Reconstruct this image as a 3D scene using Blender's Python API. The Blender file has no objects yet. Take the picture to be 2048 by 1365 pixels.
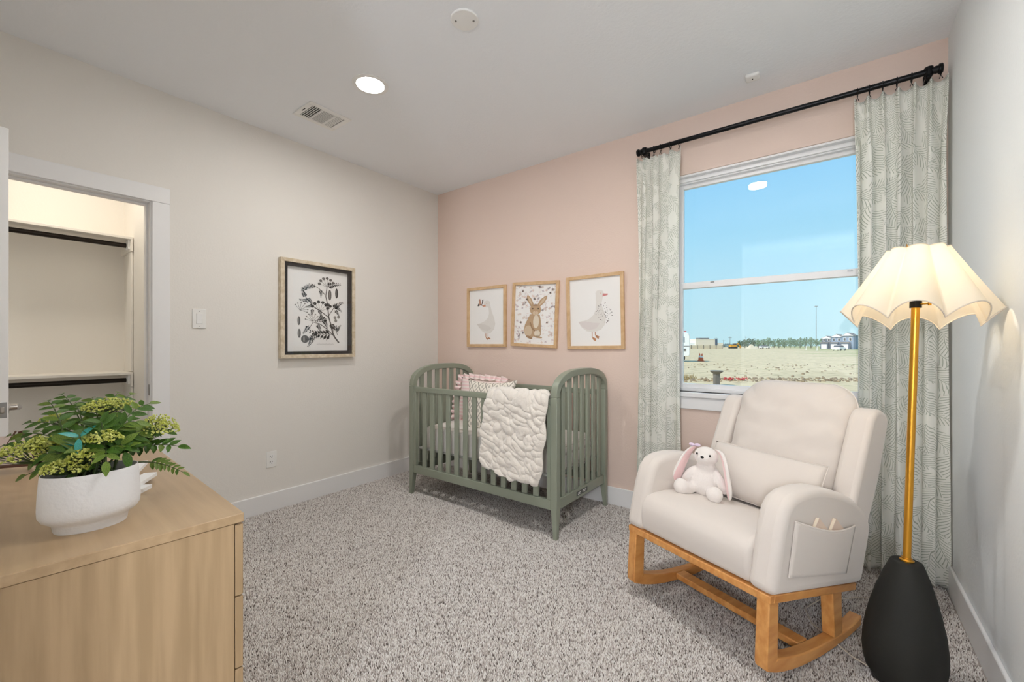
import bpy, bmesh, math, random
import numpy as np
from mathutils import Vector, Matrix, Euler, noise
PI = math.pi
random.seed(7); rng = np.random.default_rng(7)
S = bpy.context.scene
COL = S.collection
R = math.radians

# ------------------------------------------------------------------ camera
cd = bpy.data.cameras.new('camera'); cam = bpy.data.objects.new('camera', cd); COL.objects.link(cam)
cam.location = (0, 0, 1.2); cam.rotation_euler = (R(90), 0, R(37.3))
cd.sensor_width = 36; cd.lens = 852.5 / 2048 * 36; cd.shift_y = 8.5 / 2048; cd.clip_start = .02; cd.clip_end = 2000
S.camera = cam

# ------------------------------------------------------------------ exposure, sky, sun
vs = S.view_settings
vs.view_transform = 'Standard'; vs.look = 'None'; vs.gamma = 1; vs.use_curve_mapping = False; vs.exposure = 0.17
S.cycles.max_bounces = 12; S.cycles.diffuse_bounces = 8; S.cycles.transparent_max_bounces = 16
S.cycles.sample_clamp_indirect = 6
DOWNLIGHT = 205.0     # radiance of the ceiling lamps
BULB = 34.0          # radiance of the floor lamp bulb
FILL_GLOBE = 195.0         # radiance of the added fill globe, unseen in the hall
SKY = 1.0
def lin(c):
    return tuple(((x / 255) / 12.92 if x / 255 <= .04045 else ((x / 255 + .055) / 1.055) ** 2.4) for x in c)
w = bpy.data.worlds.new('sky'); S.world = w; w.use_nodes = True
nt = w.node_tree; nt.nodes.clear()
tc = nt.nodes.new('ShaderNodeTexCoord'); sx = nt.nodes.new('ShaderNodeSeparateXYZ')
rp = nt.nodes.new('ShaderNodeValToRGB'); bg = nt.nodes.new('ShaderNodeBackground'); wo = nt.nodes.new('ShaderNodeOutputWorld')
nt.links.new(tc.outputs['Generated'], sx.inputs[0]); nt.links.new(sx.outputs['Z'], rp.inputs[0])
nt.links.new(rp.outputs[0], bg.inputs[0]); nt.links.new(bg.outputs[0], wo.inputs[0]); bg.inputs[1].default_value = SKY
els = rp.color_ramp.elements
els[0].position = 0.0; els[0].color = (*lin((190, 226, 235)), 1)
els[1].position = 1.0; els[1].color = (*lin((70, 140, 225)), 1)
for p_, c_ in ((.10, (184, 226, 242)), (.22, (166, 219, 246)), (.36, (143, 205, 246))):
    e = els.new(p_); e.color = (*lin(c_), 1)
sd = bpy.data.lights.new('sun', 'SUN'); sd.energy = 3.7; sd.angle = R(.5); sd.color = (1, .95, .86)
so = bpy.data.objects.new('sun', sd); COL.objects.link(so); so.rotation_euler = (R(48), 0, R(-28))   # from behind the house

# ------------------------------------------------------------------ materials
def mat(name, col, rough=.6, metal=0, bump=None, var=None, stretch=None, spec=.5, sheen=0):
    """col sRGB 0-255; bump=(scale,strength,distance); var=(scale,second colour,detail); stretch=(x,y,z) of the object coordinates"""
    m = bpy.data.materials.new(name); m.use_nodes = True
    t = m.node_tree; b = t.nodes['Principled BSDF']
    b.inputs['Base Color'].default_value = (*lin(col), 1); b.inputs['Roughness'].default_value = rough
    b.inputs['Metallic'].default_value = metal; b.inputs['Specular IOR Level'].default_value = spec
    if sheen: b.inputs['Sheen Weight'].default_value = sheen
    if bump or var:
        c = t.nodes.new('ShaderNodeTexCoord'); mp = t.nodes.new('ShaderNodeMapping')
        t.links.new(c.outputs['Object'], mp.inputs[0])
        if stretch: mp.inputs['Scale'].default_value = stretch
    if bump:
        n = t.nodes.new('ShaderNodeTexNoise'); n.inputs['Scale'].default_value = bump[0]; n.inputs['Detail'].default_value = 4
        bp = t.nodes.new('ShaderNodeBump'); bp.inputs['Strength'].default_value = bump[1]; bp.inputs['Distance'].default_value = bump[2]
        t.links.new(c.outputs['Object'], n.inputs['Vector']); t.links.new(n.outputs[0], bp.inputs['Height']); t.links.new(bp.outputs[0], b.inputs['Normal'])
    if var:
        n = t.nodes.new('ShaderNodeTexNoise'); n.inputs['Scale'].default_value = var[0]; n.inputs['Detail'].default_value = var[2] if len(var) > 2 else 4
        cr = t.nodes.new('ShaderNodeValToRGB'); cr.color_ramp.elements[0].position = .35; cr.color_ramp.elements[1].position = .65
        cr.color_ramp.elements[0].color = (*lin(col), 1); cr.color_ramp.elements[1].color = (*lin(var[1]), 1)
        t.links.new(mp.outputs[0], n.inputs['Vector']); t.links.new(n.outputs[0], cr.inputs[0]); t.links.new(cr.outputs[0], b.inputs['Base Color'])
    return m
def emit(name, col, k):
    m = bpy.data.materials.new(name); m.use_nodes = True; t = m.node_tree; t.nodes.clear()
    e = t.nodes.new('ShaderNodeEmission'); e.inputs[0].default_value = (*col, 1); e.inputs[1].default_value = k
    o = t.nodes.new('ShaderNodeOutputMaterial'); t.links.new(e.outputs[0], o.inputs[0]); return m
def thin_glass(name, tint=(1, 1, 1)):
    m = bpy.data.materials.new(name); m.use_nodes = True; t = m.node_tree; t.nodes.clear()
    tr = t.nodes.new('ShaderNodeBsdfTransparent'); tr.inputs[0].default_value = (*tint, 1)
    gl = t.nodes.new('ShaderNodeBsdfGlossy'); gl.inputs['Roughness'].default_value = .01
    lw = t.nodes.new('ShaderNodeLayerWeight'); lw.inputs['Blend'].default_value = .5      # 1 - |cos|: the same from both sides of a thin pane
    pw = t.nodes.new('ShaderNodeMath'); pw.operation = 'POWER'; pw.inputs[1].default_value = 5; t.links.new(lw.outputs['Facing'], pw.inputs[0])
    fr = t.nodes.new('ShaderNodeMath'); fr.operation = 'MULTIPLY_ADD'; fr.inputs[1].default_value = .94; fr.inputs[2].default_value = .045; t.links.new(pw.outputs[0], fr.inputs[0])
    mx = t.nodes.new('ShaderNodeMixShader'); o = t.nodes.new('ShaderNodeOutputMaterial')
    t.links.new(fr.outputs[0], mx.inputs[0]); t.links.new(tr.outputs[0], mx.inputs[1]); t.links.new(gl.outputs[0], mx.inputs[2]); t.links.new(mx.outputs[0], o.inputs[0])
    return m

M = {}
M['wall'] = mat('wall_paint', (231, 228, 223), .75, bump=(90, .25, .004))
M['wall_right'] = mat('wall_paint_cool_light', (232, 236, 238), .75, bump=(70, .35, .004))  # cooler copy of the wall paint; bluish window light put into the colour
M['pink'] = mat('pink_paint', (224, 203, 191), .75, bump=(90, .25, .004))
M['ceiling'] = mat('ceiling_paint', (238, 241, 245), .8, bump=(60, .3, .004))
M['trim'] = mat('trim_paint', (235, 235, 236), .35)
M['closet'] = mat('closet_paint', (238, 234, 228), .7, bump=(90, .2, .003))
M['vinyl'] = mat('white_vinyl', (240, 240, 242), .35)
M['plastic'] = mat('white_plastic', (236, 236, 234), .4)
M['dark'] = mat('dark_slot', (25, 25, 25), .7)
M['vent_dark'] = mat('vent_inside', (45, 45, 44), .8)
M['black'] = mat('black_metal', (18, 19, 22), .35, metal=.6)
M['rod_dark'] = mat('bronze_rod', (38, 30, 25), .35, metal=.5)
M['nickel'] = mat('brushed_nickel', (175, 170, 165), .3, metal=1)
M['steel'] = mat('strike_steel', (150, 150, 150), .4, metal=.9)
M['sage'] = mat('sage_paint', (137, 143, 128), .33, bump=(120, .05, .001))
M['oak'] = mat('light_oak', (158, 133, 100), .45, var=(3.2, (176, 150, 116), 6), stretch=(14, 14, .8), bump=(160, .06, .0008))
M['oak_top'] = mat('light_oak_top', (166, 140, 107), .33, var=(3.0, (180, 154, 120), 6), stretch=(.9, 14, 14), bump=(160, .05, .0006))
M['frame_oak'] = mat('frame_oak', (200, 164, 122), .5, var=(8, (214, 182, 142), 5), stretch=(3, 3, 3))
M['chair_wood'] = mat('honey_wood', (190, 128, 66), .4, var=(4, (213, 156, 92), 6), stretch=(10, 1.5, 6), bump=(150, .05, .0008))
M['linen'] = mat('cream_linen', (214, 206, 199), .9, bump=(900, .25, .0006), sheen=.3)
M['linen_seam'] = mat('cream_seam', (214, 203, 193), .9)
M['plush'] = mat('white_plush', (238, 232, 228), .95, bump=(500, .9, .003), sheen=.6)
M['plush_pink'] = mat('pink_plush', (240, 205, 205), .95, bump=(500, .6, .002), sheen=.5)
M['fur'] = mat('ivory_fur', (236, 229, 220), .95, bump=(260, .9, .005), sheen=.8)
M['bead'] = mat('black_bead', (20, 18, 18), .2)
M['brass'] = mat('brass', (214, 158, 62), .28, metal=1)
M['lamp_base'] = mat('charcoal_ceramic', (33, 33, 30), .7, bump=(200, .05, .001), spec=.25)
M['lamp_foot'] = mat('black_foot', (20, 20, 20), .6)
M['paper'] = mat('print_paper', (240, 239, 238), .6)
M['pot'] = mat('white_stoneware', (232, 232, 234), .7, bump=(120, .3, .003))
M['soil'] = mat('dark_moss', (32, 33, 22), .95, bump=(120, 1, .01))
M['stem'] = mat('stem_green', (62, 80, 38), .6)
M['leaf'] = mat('leaf_green', (42, 78, 20), .5, var=(25, (78, 112, 36), 3), spec=.3)
M['leaf2'] = mat('leaf_olive', (74, 98, 30), .5, var=(25, (112, 136, 52), 3), spec=.3)
M['leaf_teal'] = mat('leaf_teal', (22, 128, 118), .4, var=(40, (70, 170, 160), 2))
M['floret'] = mat('yellow_green_floret', (172, 180, 66), .6, var=(60, (210, 214, 124), 2))
M['white'] = mat('white_paint', (238, 238, 238), .5)
M['cable'] = mat('clear_cable', (200, 190, 175), .3)
M['glass'] = thin_glass('window_glass', (.97, .99, .99))
M['pglass'] = thin_glass('picture_glass')

def wave_mat(name, c1, c2, scale, axis='Z', rough=.9, duty=.5):
    m = bpy.data.materials.new(name); m.use_nodes = True; t = m.node_tree; b = t.nodes['Principled BSDF']
    b.inputs['Roughness'].default_value = rough; b.inputs['Specular IOR Level'].default_value = .2
    c = t.nodes.new('ShaderNodeTexCoord'); s = t.nodes.new('ShaderNodeSeparateXYZ'); t.links.new(c.outputs['Object'], s.inputs[0])
    a = t.nodes.new('ShaderNodeMath'); a.operation = 'MULTIPLY'; a.inputs[1].default_value = scale; t.links.new(s.outputs[axis], a.inputs[0])
    f = t.nodes.new('ShaderNodeMath'); f.operation = 'FRACT'; t.links.new(a.outputs[0], f.inputs[0])
    g = t.nodes.new('ShaderNodeMath'); g.operation = 'LESS_THAN'; g.inputs[1].default_value = duty; t.links.new(f.outputs[0], g.inputs[0])
    mx = t.nodes.new('ShaderNodeMix'); mx.data_type = 'RGBA'; mx.inputs[6].default_value = (*lin(c1), 1); mx.inputs[7].default_value = (*lin(c2), 1)
    t.links.new(g.outputs[0], mx.inputs[0]); t.links.new(mx.outputs[2], b.inputs['Base Color']); return m
M['pink_stripe'] = wave_mat('pink_stripe', (236, 205, 205), (240, 226, 222), 34, 'Z')
M['sheet'] = wave_mat('striped_sheet', (238, 234, 230), (196, 190, 184), 110, 'X', duty=.28)
M['sheet_top'] = mat('sheet_cotton', (236, 228, 221), .9)
def M_math(t, op, a, b=None, c=None):
    n = t.nodes.new('ShaderNodeMath'); n.operation = op
    for i, v in enumerate((a, b, c)):
        if v is None: continue
        if isinstance(v, (int, float)): n.inputs[i].default_value = v
        else: t.links.new(v, n.inputs[i])
    return n.outputs[0]
def lattice_mat():
    m = bpy.data.materials.new('lattice_print'); m.use_nodes = True; t = m.node_tree; b = t.nodes['Principled BSDF']; b.inputs['Roughness'].default_value = .9
    c = t.nodes.new('ShaderNodeTexCoord'); s = t.nodes.new('ShaderNodeSeparateXYZ'); t.links.new(c.outputs['Object'], s.inputs[0])
    x = M_math(t, 'MULTIPLY', s.outputs['X'], 15.0); z = M_math(t, 'MULTIPLY', s.outputs['Z'], 10.0)
    p = M_math(t, 'FRACT', M_math(t, 'ADD', M_math(t, 'ADD', x, z), 40.0)); q = M_math(t, 'FRACT', M_math(t, 'ADD', M_math(t, 'SUBTRACT', x, z), 40.0))
    l1 = M_math(t, 'LESS_THAN', p, .13); l2 = M_math(t, 'LESS_THAN', q, .13); l = M_math(t, 'MAXIMUM', l1, l2)
    dp = M_math(t, 'SUBTRACT', p, .565); dq = M_math(t, 'SUBTRACT', q, .565)
    d = M_math(t, 'SQRT', M_math(t, 'ADD', M_math(t, 'MULTIPLY', dp, dp), M_math(t, 'MULTIPLY', dq, dq)))
    blob = M_math(t, 'MULTIPLY', M_math(t, 'LESS_THAN', d, .2), .7); k = M_math(t, 'MAXIMUM', l, blob)
    mx = t.nodes.new('ShaderNodeMix'); mx.data_type = 'RGBA'; mx.inputs[6].default_value = (*lin((236, 230, 220)), 1); mx.inputs[7].default_value = (*lin((160, 156, 146)), 1)
    t.links.new(k, mx.inputs[0]); t.links.new(mx.outputs[2], b.inputs['Base Color']); return m
M['lattice'] = lattice_mat()
def fern_mat():
    """off-white cloth printed with grey-green fern fronds (two layers of cells in cloth UV metres)"""
    m = bpy.data.materials.new('fern_print_cloth'); m.use_nodes = True; t = m.node_tree; b = t.nodes['Principled BSDF']; b.inputs['Roughness'].default_value = .85
    b.inputs['Specular IOR Level'].default_value = .15
    uv = t.nodes.new('ShaderNodeUVMap')
    total = None; first_in = None
    for sc, off, ang0 in ((7.2, 0.0, .6), (8.2, 3.37, -.7)):
        ad = t.nodes.new('ShaderNodeVectorMath'); ad.operation = 'ADD'; ad.inputs[1].default_value = (off, off * .7, 0); t.links.new(uv.outputs[0], ad.inputs[0])
        v = t.nodes.new('ShaderNodeTexVoronoi'); v.voronoi_dimensions = '2D'; v.inputs['Scale'].default_value = sc; v.inputs['Randomness'].default_value = .55
        t.links.new(ad.outputs[0], v.inputs['Vector'])
        sb = t.nodes.new('ShaderNodeVectorMath'); sb.operation = 'SUBTRACT'; t.links.new(ad.outputs[0], sb.inputs[0]); t.links.new(v.outputs['Position'], sb.inputs[1])
        cs = t.nodes.new('ShaderNodeSeparateColor'); t.links.new(v.outputs['Color'], cs.inputs[0])
        an = M_math(t, 'MULTIPLY_ADD', cs.outputs[0], 1.6, ang0)
        ro = t.nodes.new('ShaderNodeVectorRotate'); ro.rotation_type = 'Z_AXIS'; t.links.new(sb.outputs[0], ro.inputs['Vector']); t.links.new(an, ro.inputs['Angle'])
        s = t.nodes.new('ShaderNodeSeparateXYZ'); t.links.new(ro.outputs[0], s.inputs[0])
        # bend the stem a little
        y = M_math(t, 'MULTIPLY_ADD', M_math(t, 'MULTIPLY', s.outputs['X'], s.outputs['X']), -2.6, s.outputs['Y']); ay = M_math(t, 'ABSOLUTE', y)
        ph = M_math(t, 'MULTIPLY', M_math(t, 'ADD', M_math(t, 'ADD', s.outputs['X'], 5.0), M_math(t, 'MULTIPLY', M_math(t, 'POWER', ay, .7), -.42)), 68.0)
        stripe = M_math(t, 'LESS_THAN', M_math(t, 'FRACT', ph), .24)
        xx = M_math(t, 'MULTIPLY', s.outputs['X'], 12.0); wid = M_math(t, 'MULTIPLY', M_math(t, 'SUBTRACT', 1.0, M_math(t, 'MULTIPLY', xx, xx)), .048)
        inside = M_math(t, 'LESS_THAN', ay, wid); notstem = M_math(t, 'GREATER_THAN', ay, .0035)
        k = M_math(t, 'MULTIPLY', M_math(t, 'MULTIPLY', stripe, inside), notstem)
        stem = M_math(t, 'MULTIPLY', M_math(t, 'LESS_THAN', ay, .0013), inside); k = M_math(t, 'MAXIMUM', k, stem)
        if total is None: total = k; first_in = inside
        else: total = M_math(t, 'MAXIMUM', total, M_math(t, 'MULTIPLY', k, M_math(t, 'SUBTRACT', 1.0, first_in)))
    mx = t.nodes.new('ShaderNodeMix'); mx.data_type = 'RGBA'; mx.inputs[6].default_value = (*lin((250, 250, 245)), 1); mx.inputs[7].default_value = (*lin((188, 193, 182)), 1)
    t.links.new(total, mx.inputs[0]); t.links.new(mx.outputs[2], b.inputs['Base Color'])
    tl = t.nodes.new('ShaderNodeBsdfTranslucent'); t.links.new(mx.outputs[2], tl.inputs[0])
    ms = t.nodes.new('ShaderNodeMixShader'); ms.inputs[0].default_value = .35; o = t.nodes['Material Output']
    t.links.new(b.outputs[0], ms.inputs[1]); t.links.new(tl.outputs[0], ms.inputs[2]); t.links.new(ms.outputs[0], o.inputs[0])
    return m
M['fern'] = fern_mat()
def shade_mat():
    m = bpy.data.materials.new('lamp_shade_cloth'); m.use_nodes = True; t = m.node_tree; b = t.nodes['Principled BSDF']
    b.inputs['Base Color'].default_value = (*lin((232, 223, 206)), 1); b.inputs['Roughness'].default_value = .9
    tl = t.nodes.new('ShaderNodeBsdfTranslucent'); tl.inputs[0].default_value = (*lin((247, 236, 214)), 1)
    ms = t.nodes.new('ShaderNodeMixShader'); ms.inputs[0].default_value = .22; o = t.nodes['Material Output']
    t.links.new(b.outputs[0], ms.inputs[1]); t.links.new(tl.outputs[0], ms.inputs[2]); t.links.new(ms.outputs[0], o.inputs[0]); return m
M['shade'] = shade_mat()
def carpet_mat():
    m = bpy.data.materials.new('carpet_yarn'); m.use_nodes = True; t = m.node_tree; b = t.nodes['Principled BSDF']; b.inputs['Roughness'].default_value = .95
    b.inputs['Specular IOR Level'].default_value = .1
    a = t.nodes.new('ShaderNodeAttribute'); a.attribute_name = 'yarn'; t.links.new(a.outputs['Color'], b.inputs['Base Color']); return m
M['yarn'] = carpet_mat()
M['carpet'] = mat('carpet_backing', (190, 182, 176), .95, var=(300, (150, 142, 136), 2))

# ------------------------------------------------------------------ mesh helpers
class MB:
    def __init__(s): s.v = []; s.f = []; s.m = []; s.uv = None
    def add(s, vs, fs, m=0):
        o = len(s.v); s.v += [tuple(p) for p in vs]; s.f += [tuple(i + o for i in f) for f in fs]; s.m += [m] * len(fs); return s
    def box(s, x0, x1, y0, y1, z0, z1, m=0, T=None):
        vs = [Vector((x, y, z)) for x in (x0, x1) for y in (y0, y1) for z in (z0, z1)]
        if T is not None: vs = [T @ p for p in vs]
        return s.add(vs, [(0, 1, 3, 2), (4, 6, 7, 5), (0, 4, 5, 1), (2, 3, 7, 6), (0, 2, 6, 4), (1, 5, 7, 3)], m)
    def bar(s, a, b, wx, wy, m=0, up=(0, 0, 1)):
        a = Vector(a); b = Vector(b); d = (b - a).normalized(); u = Vector(up)
        if abs(d.dot(u)) > .95: u = Vector((1, 0, 0))
        x = d.cross(u).normalized(); y = x.cross(d).normalized(); vs = []
        for p in (a, b):
            for i, j in ((-1, -1), (1, -1), (1, 1), (-1, 1)): vs.append(p + x * i * wx / 2 + y * j * wy / 2)
        return s.add(vs, [(3, 2, 1, 0), (4, 5, 6, 7), (0, 1, 5, 4), (1, 2, 6, 5), (2, 3, 7, 6), (3, 0, 4, 7)], m)
    def tube(s, pts, r, n=8, m=0, caps=True, closed=False):
        pts = [Vector(p) for p in pts]; N = len(pts); rs = r if isinstance(r, (list, tuple)) else [r] * N; vs = []; px = None
        for i, p in enumerate(pts):
            if closed: d = pts[(i + 1) % N] - pts[i - 1]
            else: d = pts[min(i + 1, N - 1)] - pts[max(i - 1, 0)]
            d.normalize()
            if px is None: px = d.cross(Vector((0, 0, 1)) if abs(d.z) < .9 else Vector((1, 0, 0))).normalized()
            px = (px - d * px.dot(d)).normalized(); y = d.cross(px)
            vs += [p + (px * math.cos(2 * PI * k / n) + y * math.sin(2 * PI * k / n)) * rs[i] for k in range(n)]
        fs = []
        for i in range(N if closed else N - 1):
            j = (i + 1) % N
            fs += [(i * n + k, i * n + (k + 1) % n, j * n + (k + 1) % n, j * n + k) for k in range(n)]
        if caps and not closed: fs += [tuple(range(n))[::-1], tuple((N - 1) * n + k for k in range(n))]
        return s.add(vs, fs, m)
    def lathe(s, prof, n=24, c=(0, 0, 0), m=0, sx=1, sy=1, cap0=True, cap1=True):
        vs = []; 
        for r, z in prof: vs += [(c[0] + r * sx * math.cos(2 * PI * k / n), c[1] + r * sy * math.sin(2 * PI * k / n), c[2] + z) for k in range(n)]
        fs = []
        for i in range(len(prof) - 1): fs += [(i * n + k, i * n + (k + 1) % n, (i + 1) * n + (k + 1) % n, (i + 1) * n + k) for k in range(n)]
        if cap0: fs.append(tuple(range(n))[::-1])
        if cap1: fs.append(tuple((len(prof) - 1) * n + k for k in range(n)))
        return s.add(vs, fs, m)
    def prism(s, poly, fn0, fn1, m=0):
        """poly: list of 2-D points; fn0/fn1 map each to 3-D (the two ends)"""
        n = len(poly); vs = [fn0(p) for p in poly] + [fn1(p) for p in poly]
        return s.add(vs, [tuple(range(n))[::-1], tuple(range(n, 2 * n))] + [(i, (i + 1) % n, n + (i + 1) % n, n + i) for i in range(n)], m)
    def grid(s, fn, nu, nv, m=0, uv=None):
        vs = [fn(i / nu, j / nv) for j in range(nv + 1) for i in range(nu + 1)]
        fs = [(j * (nu + 1) + i, j * (nu + 1) + i + 1, (j + 1) * (nu + 1) + i + 1, (j + 1) * (nu + 1) + i) for j in range(nv) for i in range(nu)]
        if uv: s.uv = [uv(i / nu, j / nv) for j in range(nv + 1) for i in range(nu + 1)]
        return s.add(vs, fs, m)
    def ell(s, c, r, n=12, k=8, m=0, T=None):
        pr = [(math.sin(PI * i / k), -math.cos(PI * i / k)) for i in range(k + 1)]; vs = []
        for a, z in pr:
            for j in range(n):
                p = Vector((r[0] * a * math.cos(2 * PI * j / n), r[1] * a * math.sin(2 * PI * j / n), r[2] * z))
                if T is not None: p = T @ p
                vs.append(p + Vector(c))
        fs = [(i * n + j, i * n + (j + 1) % n, (i + 1) * n + (j + 1) % n, (i + 1) * n + j) for i in range(k) for j in range(n)]
        return s.add(vs, fs, m)
    def build(s, name, mats, parent=None, bev=0, seg=2, ang=35, smooth=True, loc=None, rot=None, weld=False, fixn=False, sub=0):
        me = bpy.data.meshes.new(name); me.from_pydata(s.v, [], s.f)
        for mm in (mats if isinstance(mats, (list, tuple)) else [mats]): me.materials.append(M[mm] if isinstance(mm, str) else mm)
        if any(s.m): me.polygons.foreach_set('material_index', s.m)
        if s.uv:
            l = me.uv_layers.new(name='UVMap')
            for lp in me.loops: l.data[lp.index].uv = s.uv[lp.vertex_index]
        if weld or fixn:
            bm = bmesh.new(); bm.from_mesh(me)
            if weld: bmesh.ops.remove_doubles(bm, verts=bm.verts, dist=1e-5)
            bmesh.ops.recalc_face_normals(bm, faces=bm.faces); bm.to_mesh(me); bm.free()
        if smooth:
            me.polygons.foreach_set('use_smooth', [True] * len(me.polygons)); me.set_sharp_from_angle(angle=R(ang))
        o = bpy.data.objects.new(name, me); COL.objects.link(o)
        if parent is not None: o.parent = parent
        if loc is not None: o.location = loc
        if rot is not None: o.rotation_euler = rot
        if bev:
            b = o.modifiers.new('bevel', 'BEVEL'); b.width = bev; b.segments = seg; b.limit_method = 'ANGLE'; b.angle_limit = R(28)
        if sub:
            q = o.modifiers.new('sub', 'SUBSURF'); q.levels = sub; q.render_levels = sub
        return o
def tag(o, label=None, cat=None, group=None, kind=None):
    for k, v in (('label', label), ('category', cat), ('group', group), ('kind', kind)):
        if v: o[k] = v
    return o
def thing(name, label, cat, loc=(0, 0, 0), rz=0, group=None, rot=None):
    o = bpy.data.objects.new(name, None); COL.objects.link(o); o.location = loc; o.rotation_euler = rot if rot else (0, 0, rz)
    o.empty_display_size = .1
    return tag(o, label, cat, group)
def struct(o): o['kind'] = 'structure'; return o
def copy_tree(o, parent=None):
    c = o.copy(); COL.objects.link(c)
    if parent is not None: c.parent = parent
    for ch in list(o.children): copy_tree(ch, c)
    return c
def smoothstep(a, b, x):
    t = max(0, min(1, (x - a) / (b - a))); return t * t * (3 - 2 * t)

# ================================================================== ROOM
XL, YB, XR, H = -3.255, 3.015, .443, 2.74
struct(MB().box(-4.8, .7, -2.6, 3.165, -.12, 0).build('floor', 'carpet', smooth=False))
struct(MB().box(-4.8, .7, -2.6, 3.165, H, H + .15).build('ceiling', 'ceiling', smooth=False))
WX0, WX1, WZ0, WZ1 = -.93, .20, .885, 2.36          # window opening
struct(MB().box(XL - .115, WX0, YB, YB + .15, 0, H).box(WX1, .7, YB, YB + .15, 0, H).box(WX0, WX1, YB, YB + .15, 0, WZ0).box(WX0, WX1, YB, YB + .15, WZ1, H).build('wall_back', 'pink', smooth=False))
DY0, DY1, DZ = 0.0, .713, 2.052                      # closet door opening in the left wall
struct(MB().box(XL - .115, XL, -.1, DY0 - .018, 0, H).box(XL - .115, XL, DY1 + .018, YB, 0, H).box(XL - .115, XL, DY0 - .018, DY1 + .018, DZ + .018, H).build('wall_left', 'wall', smooth=False))
struct(MB().box(XR, XR + .12, -.1, YB, 0, H).build('wall_right', 'wall_right', smooth=False))
HX0, HX1 = -1.0, .36                                # doorway the camera stands in, widened to admit the added fill light
struct(MB().box(XL - .115, HX0, -.22, -.1, 0, H).box(HX1, XR + .12, -.22, -.1, 0, H).box(HX0, HX1, -.22, -.1, 2.5, H).build('wall_front', 'wall', smooth=False))
struct(MB().box(-1.3, .7, -2.4, -2.28, 0, H).box(-1.42, -1.3, -2.5, -.22, 0, H).box(XR + .12, .7, -2.5, -.22, 0, H).build('wall_hall', 'wall', smooth=False))
# closet shell
struct(MB().box(-4.72, -4.6, -.7, .96, 0, H).build('wall_closet_back', 'closet', smooth=False))
struct(MB().box(-4.6, XL - .115, .845, .96, 0, H).build('wall_closet_right', 'closet', smooth=False))
struct(MB().box(-4.6, XL - .115, -.7, -.58, 0, H).build('wall_closet_left', 'closet', smooth=False))
# baseboards
def baseboard(name, pts):
    mb = MB()
    for x0, x1, y0, y1 in pts: mb.box(x0, x1, y0, y1, 0, .135)
    return struct(mb.build(name, 'trim', bev=.004, seg=2))
baseboard('baseboard_left', [(XL, XL + .015, DY1 + .105, YB)])
baseboard('baseboard_back', [(XL + .015, XR - .015, YB - .015, YB)])
baseboard('baseboard_right', [(XR - .015, XR, -.1, YB)])
baseboard('baseboard_closet', [(-4.6, -4.585, -.58, .845)])
# closet door jamb and casing
j = MB().box(XL - .117, XL + .002, DY1, DY1 + .018, 0, DZ + .018).box(XL - .117, XL + .002, DY0 - .018, DY0, 0, DZ + .018).box(XL - .117, XL + .002, DY0, DY1, DZ, DZ + .018)
j.box(XL - .08, XL - .042, DY1 - .011, DY1, 0, DZ).box(XL - .08, XL - .042, DY0, DY1 - .011, DZ - .011, DZ)
trim = struct(j.build('trim_1', 'trim', bev=.002))
MB().box(XL - .03, XL - .001, DY1 - .002, DY1 + .001, .90, .965).build('strike_plate', 'steel', trim, bev=.001)
c = MB().box(XL, XL + .016, DY1 + .007, DY1 + .093, 0, DZ + .007).box(XL, XL + .016, DY0 - .093, DY0 - .007, 0, DZ + .007).box(XL, XL + .018, DY0 - .093, DY1 + .093, DZ + .007, DZ + .1)
struct(c.build('trim_2', 'trim', bev=.003))
# open closet door, its latch edge towards the room
door = struct(MB().box(.004, .705, -.0175, .0175, .012, 2.04).build('door_1', 'trim', bev=.002, loc=(XL + .012, -.005, 0), rot=(0, 0, R(9.8))))
MB().box(.704, .7065, -.013, .013, .92, .98).build('latch_plate', 'steel', door, bev=.001)
MB().box(.7055, .712, -.006, .006, .938, .962).build('latch_bolt', 'nickel', door, bev=.003)
for sgn in (1, -1):
    h = MB().tube([(.645, sgn * .0175, .952), (.645, sgn * .0265, .952)], [.032, .029], 20)
    h.tube([(.645, sgn * .024, .952), (.645, sgn * .05, .952), (.645, sgn * .052, .952)], .011, 12)
    h.tube([(.652, sgn * .055, .952), (.61, sgn * .058, .952), (.53, sgn * .056, .951)], [.011, .01, .008], 10)
    h.build('door_handle', 'nickel', door)

# ---- window
win = struct(MB().box(WX0, WX1, YB + .01, YB + .1, WZ1 - .012, WZ1).box(WX0, WX0 + .012, YB + .01, YB + .1, WZ0, WZ1).box(WX1 - .012, WX1, YB + .01, YB + .1, WZ0, WZ1).build('window_1', 'vinyl', smooth=False))
def ring(mb, x0, x1, z0, z1, y0, y1, wl, wr, wb, wt):
    return mb.box(x0, x0 + wl, y0, y1, z0, z1).box(x1 - wr, x1, y0, y1, z0, z1).box(x0 + wl, x1 - wr, y0, y1, z0, z0 + wb).box(x0 + wl, x1 - wr, y0, y1, z1 - wt, z1)
f = MB(); ring(f, WX0 + .012, WX1 - .012, WZ0, WZ1 - .012, YB + .045, YB + .13, .03, .03, .022, .026)
ring(f, WX0 + .042, WX1 - .042, WZ0 + .02, WZ1 - .036, YB + .06, YB + .13, .008, .008, .004, .01); f.build('window_frame', 'vinyl', win, bev=.002)
ux0, ux1 = WX0 + .045, WX1 - .045
f = MB(); ring(f, ux0, ux1, 1.592, WZ1 - .04, YB + .088, YB + .118, .032, .032, .04, .03); up_ = f.build('upper_sash', 'vinyl', win, bev=.003)
f = MB(); ring(f, ux0, ux1, WZ0 + .022, 1.632, YB + .058, YB + .088, .034, .034, .03, .042); lo_ = f.build('lower_sash', 'vinyl', win, bev=.003)
for x in (-.66, .06): MB().box(x - .012, x + .012, YB + .054, YB + .06, 1.618, 1.626).build('sash_vent_stop', 'steel', lo_)
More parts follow.
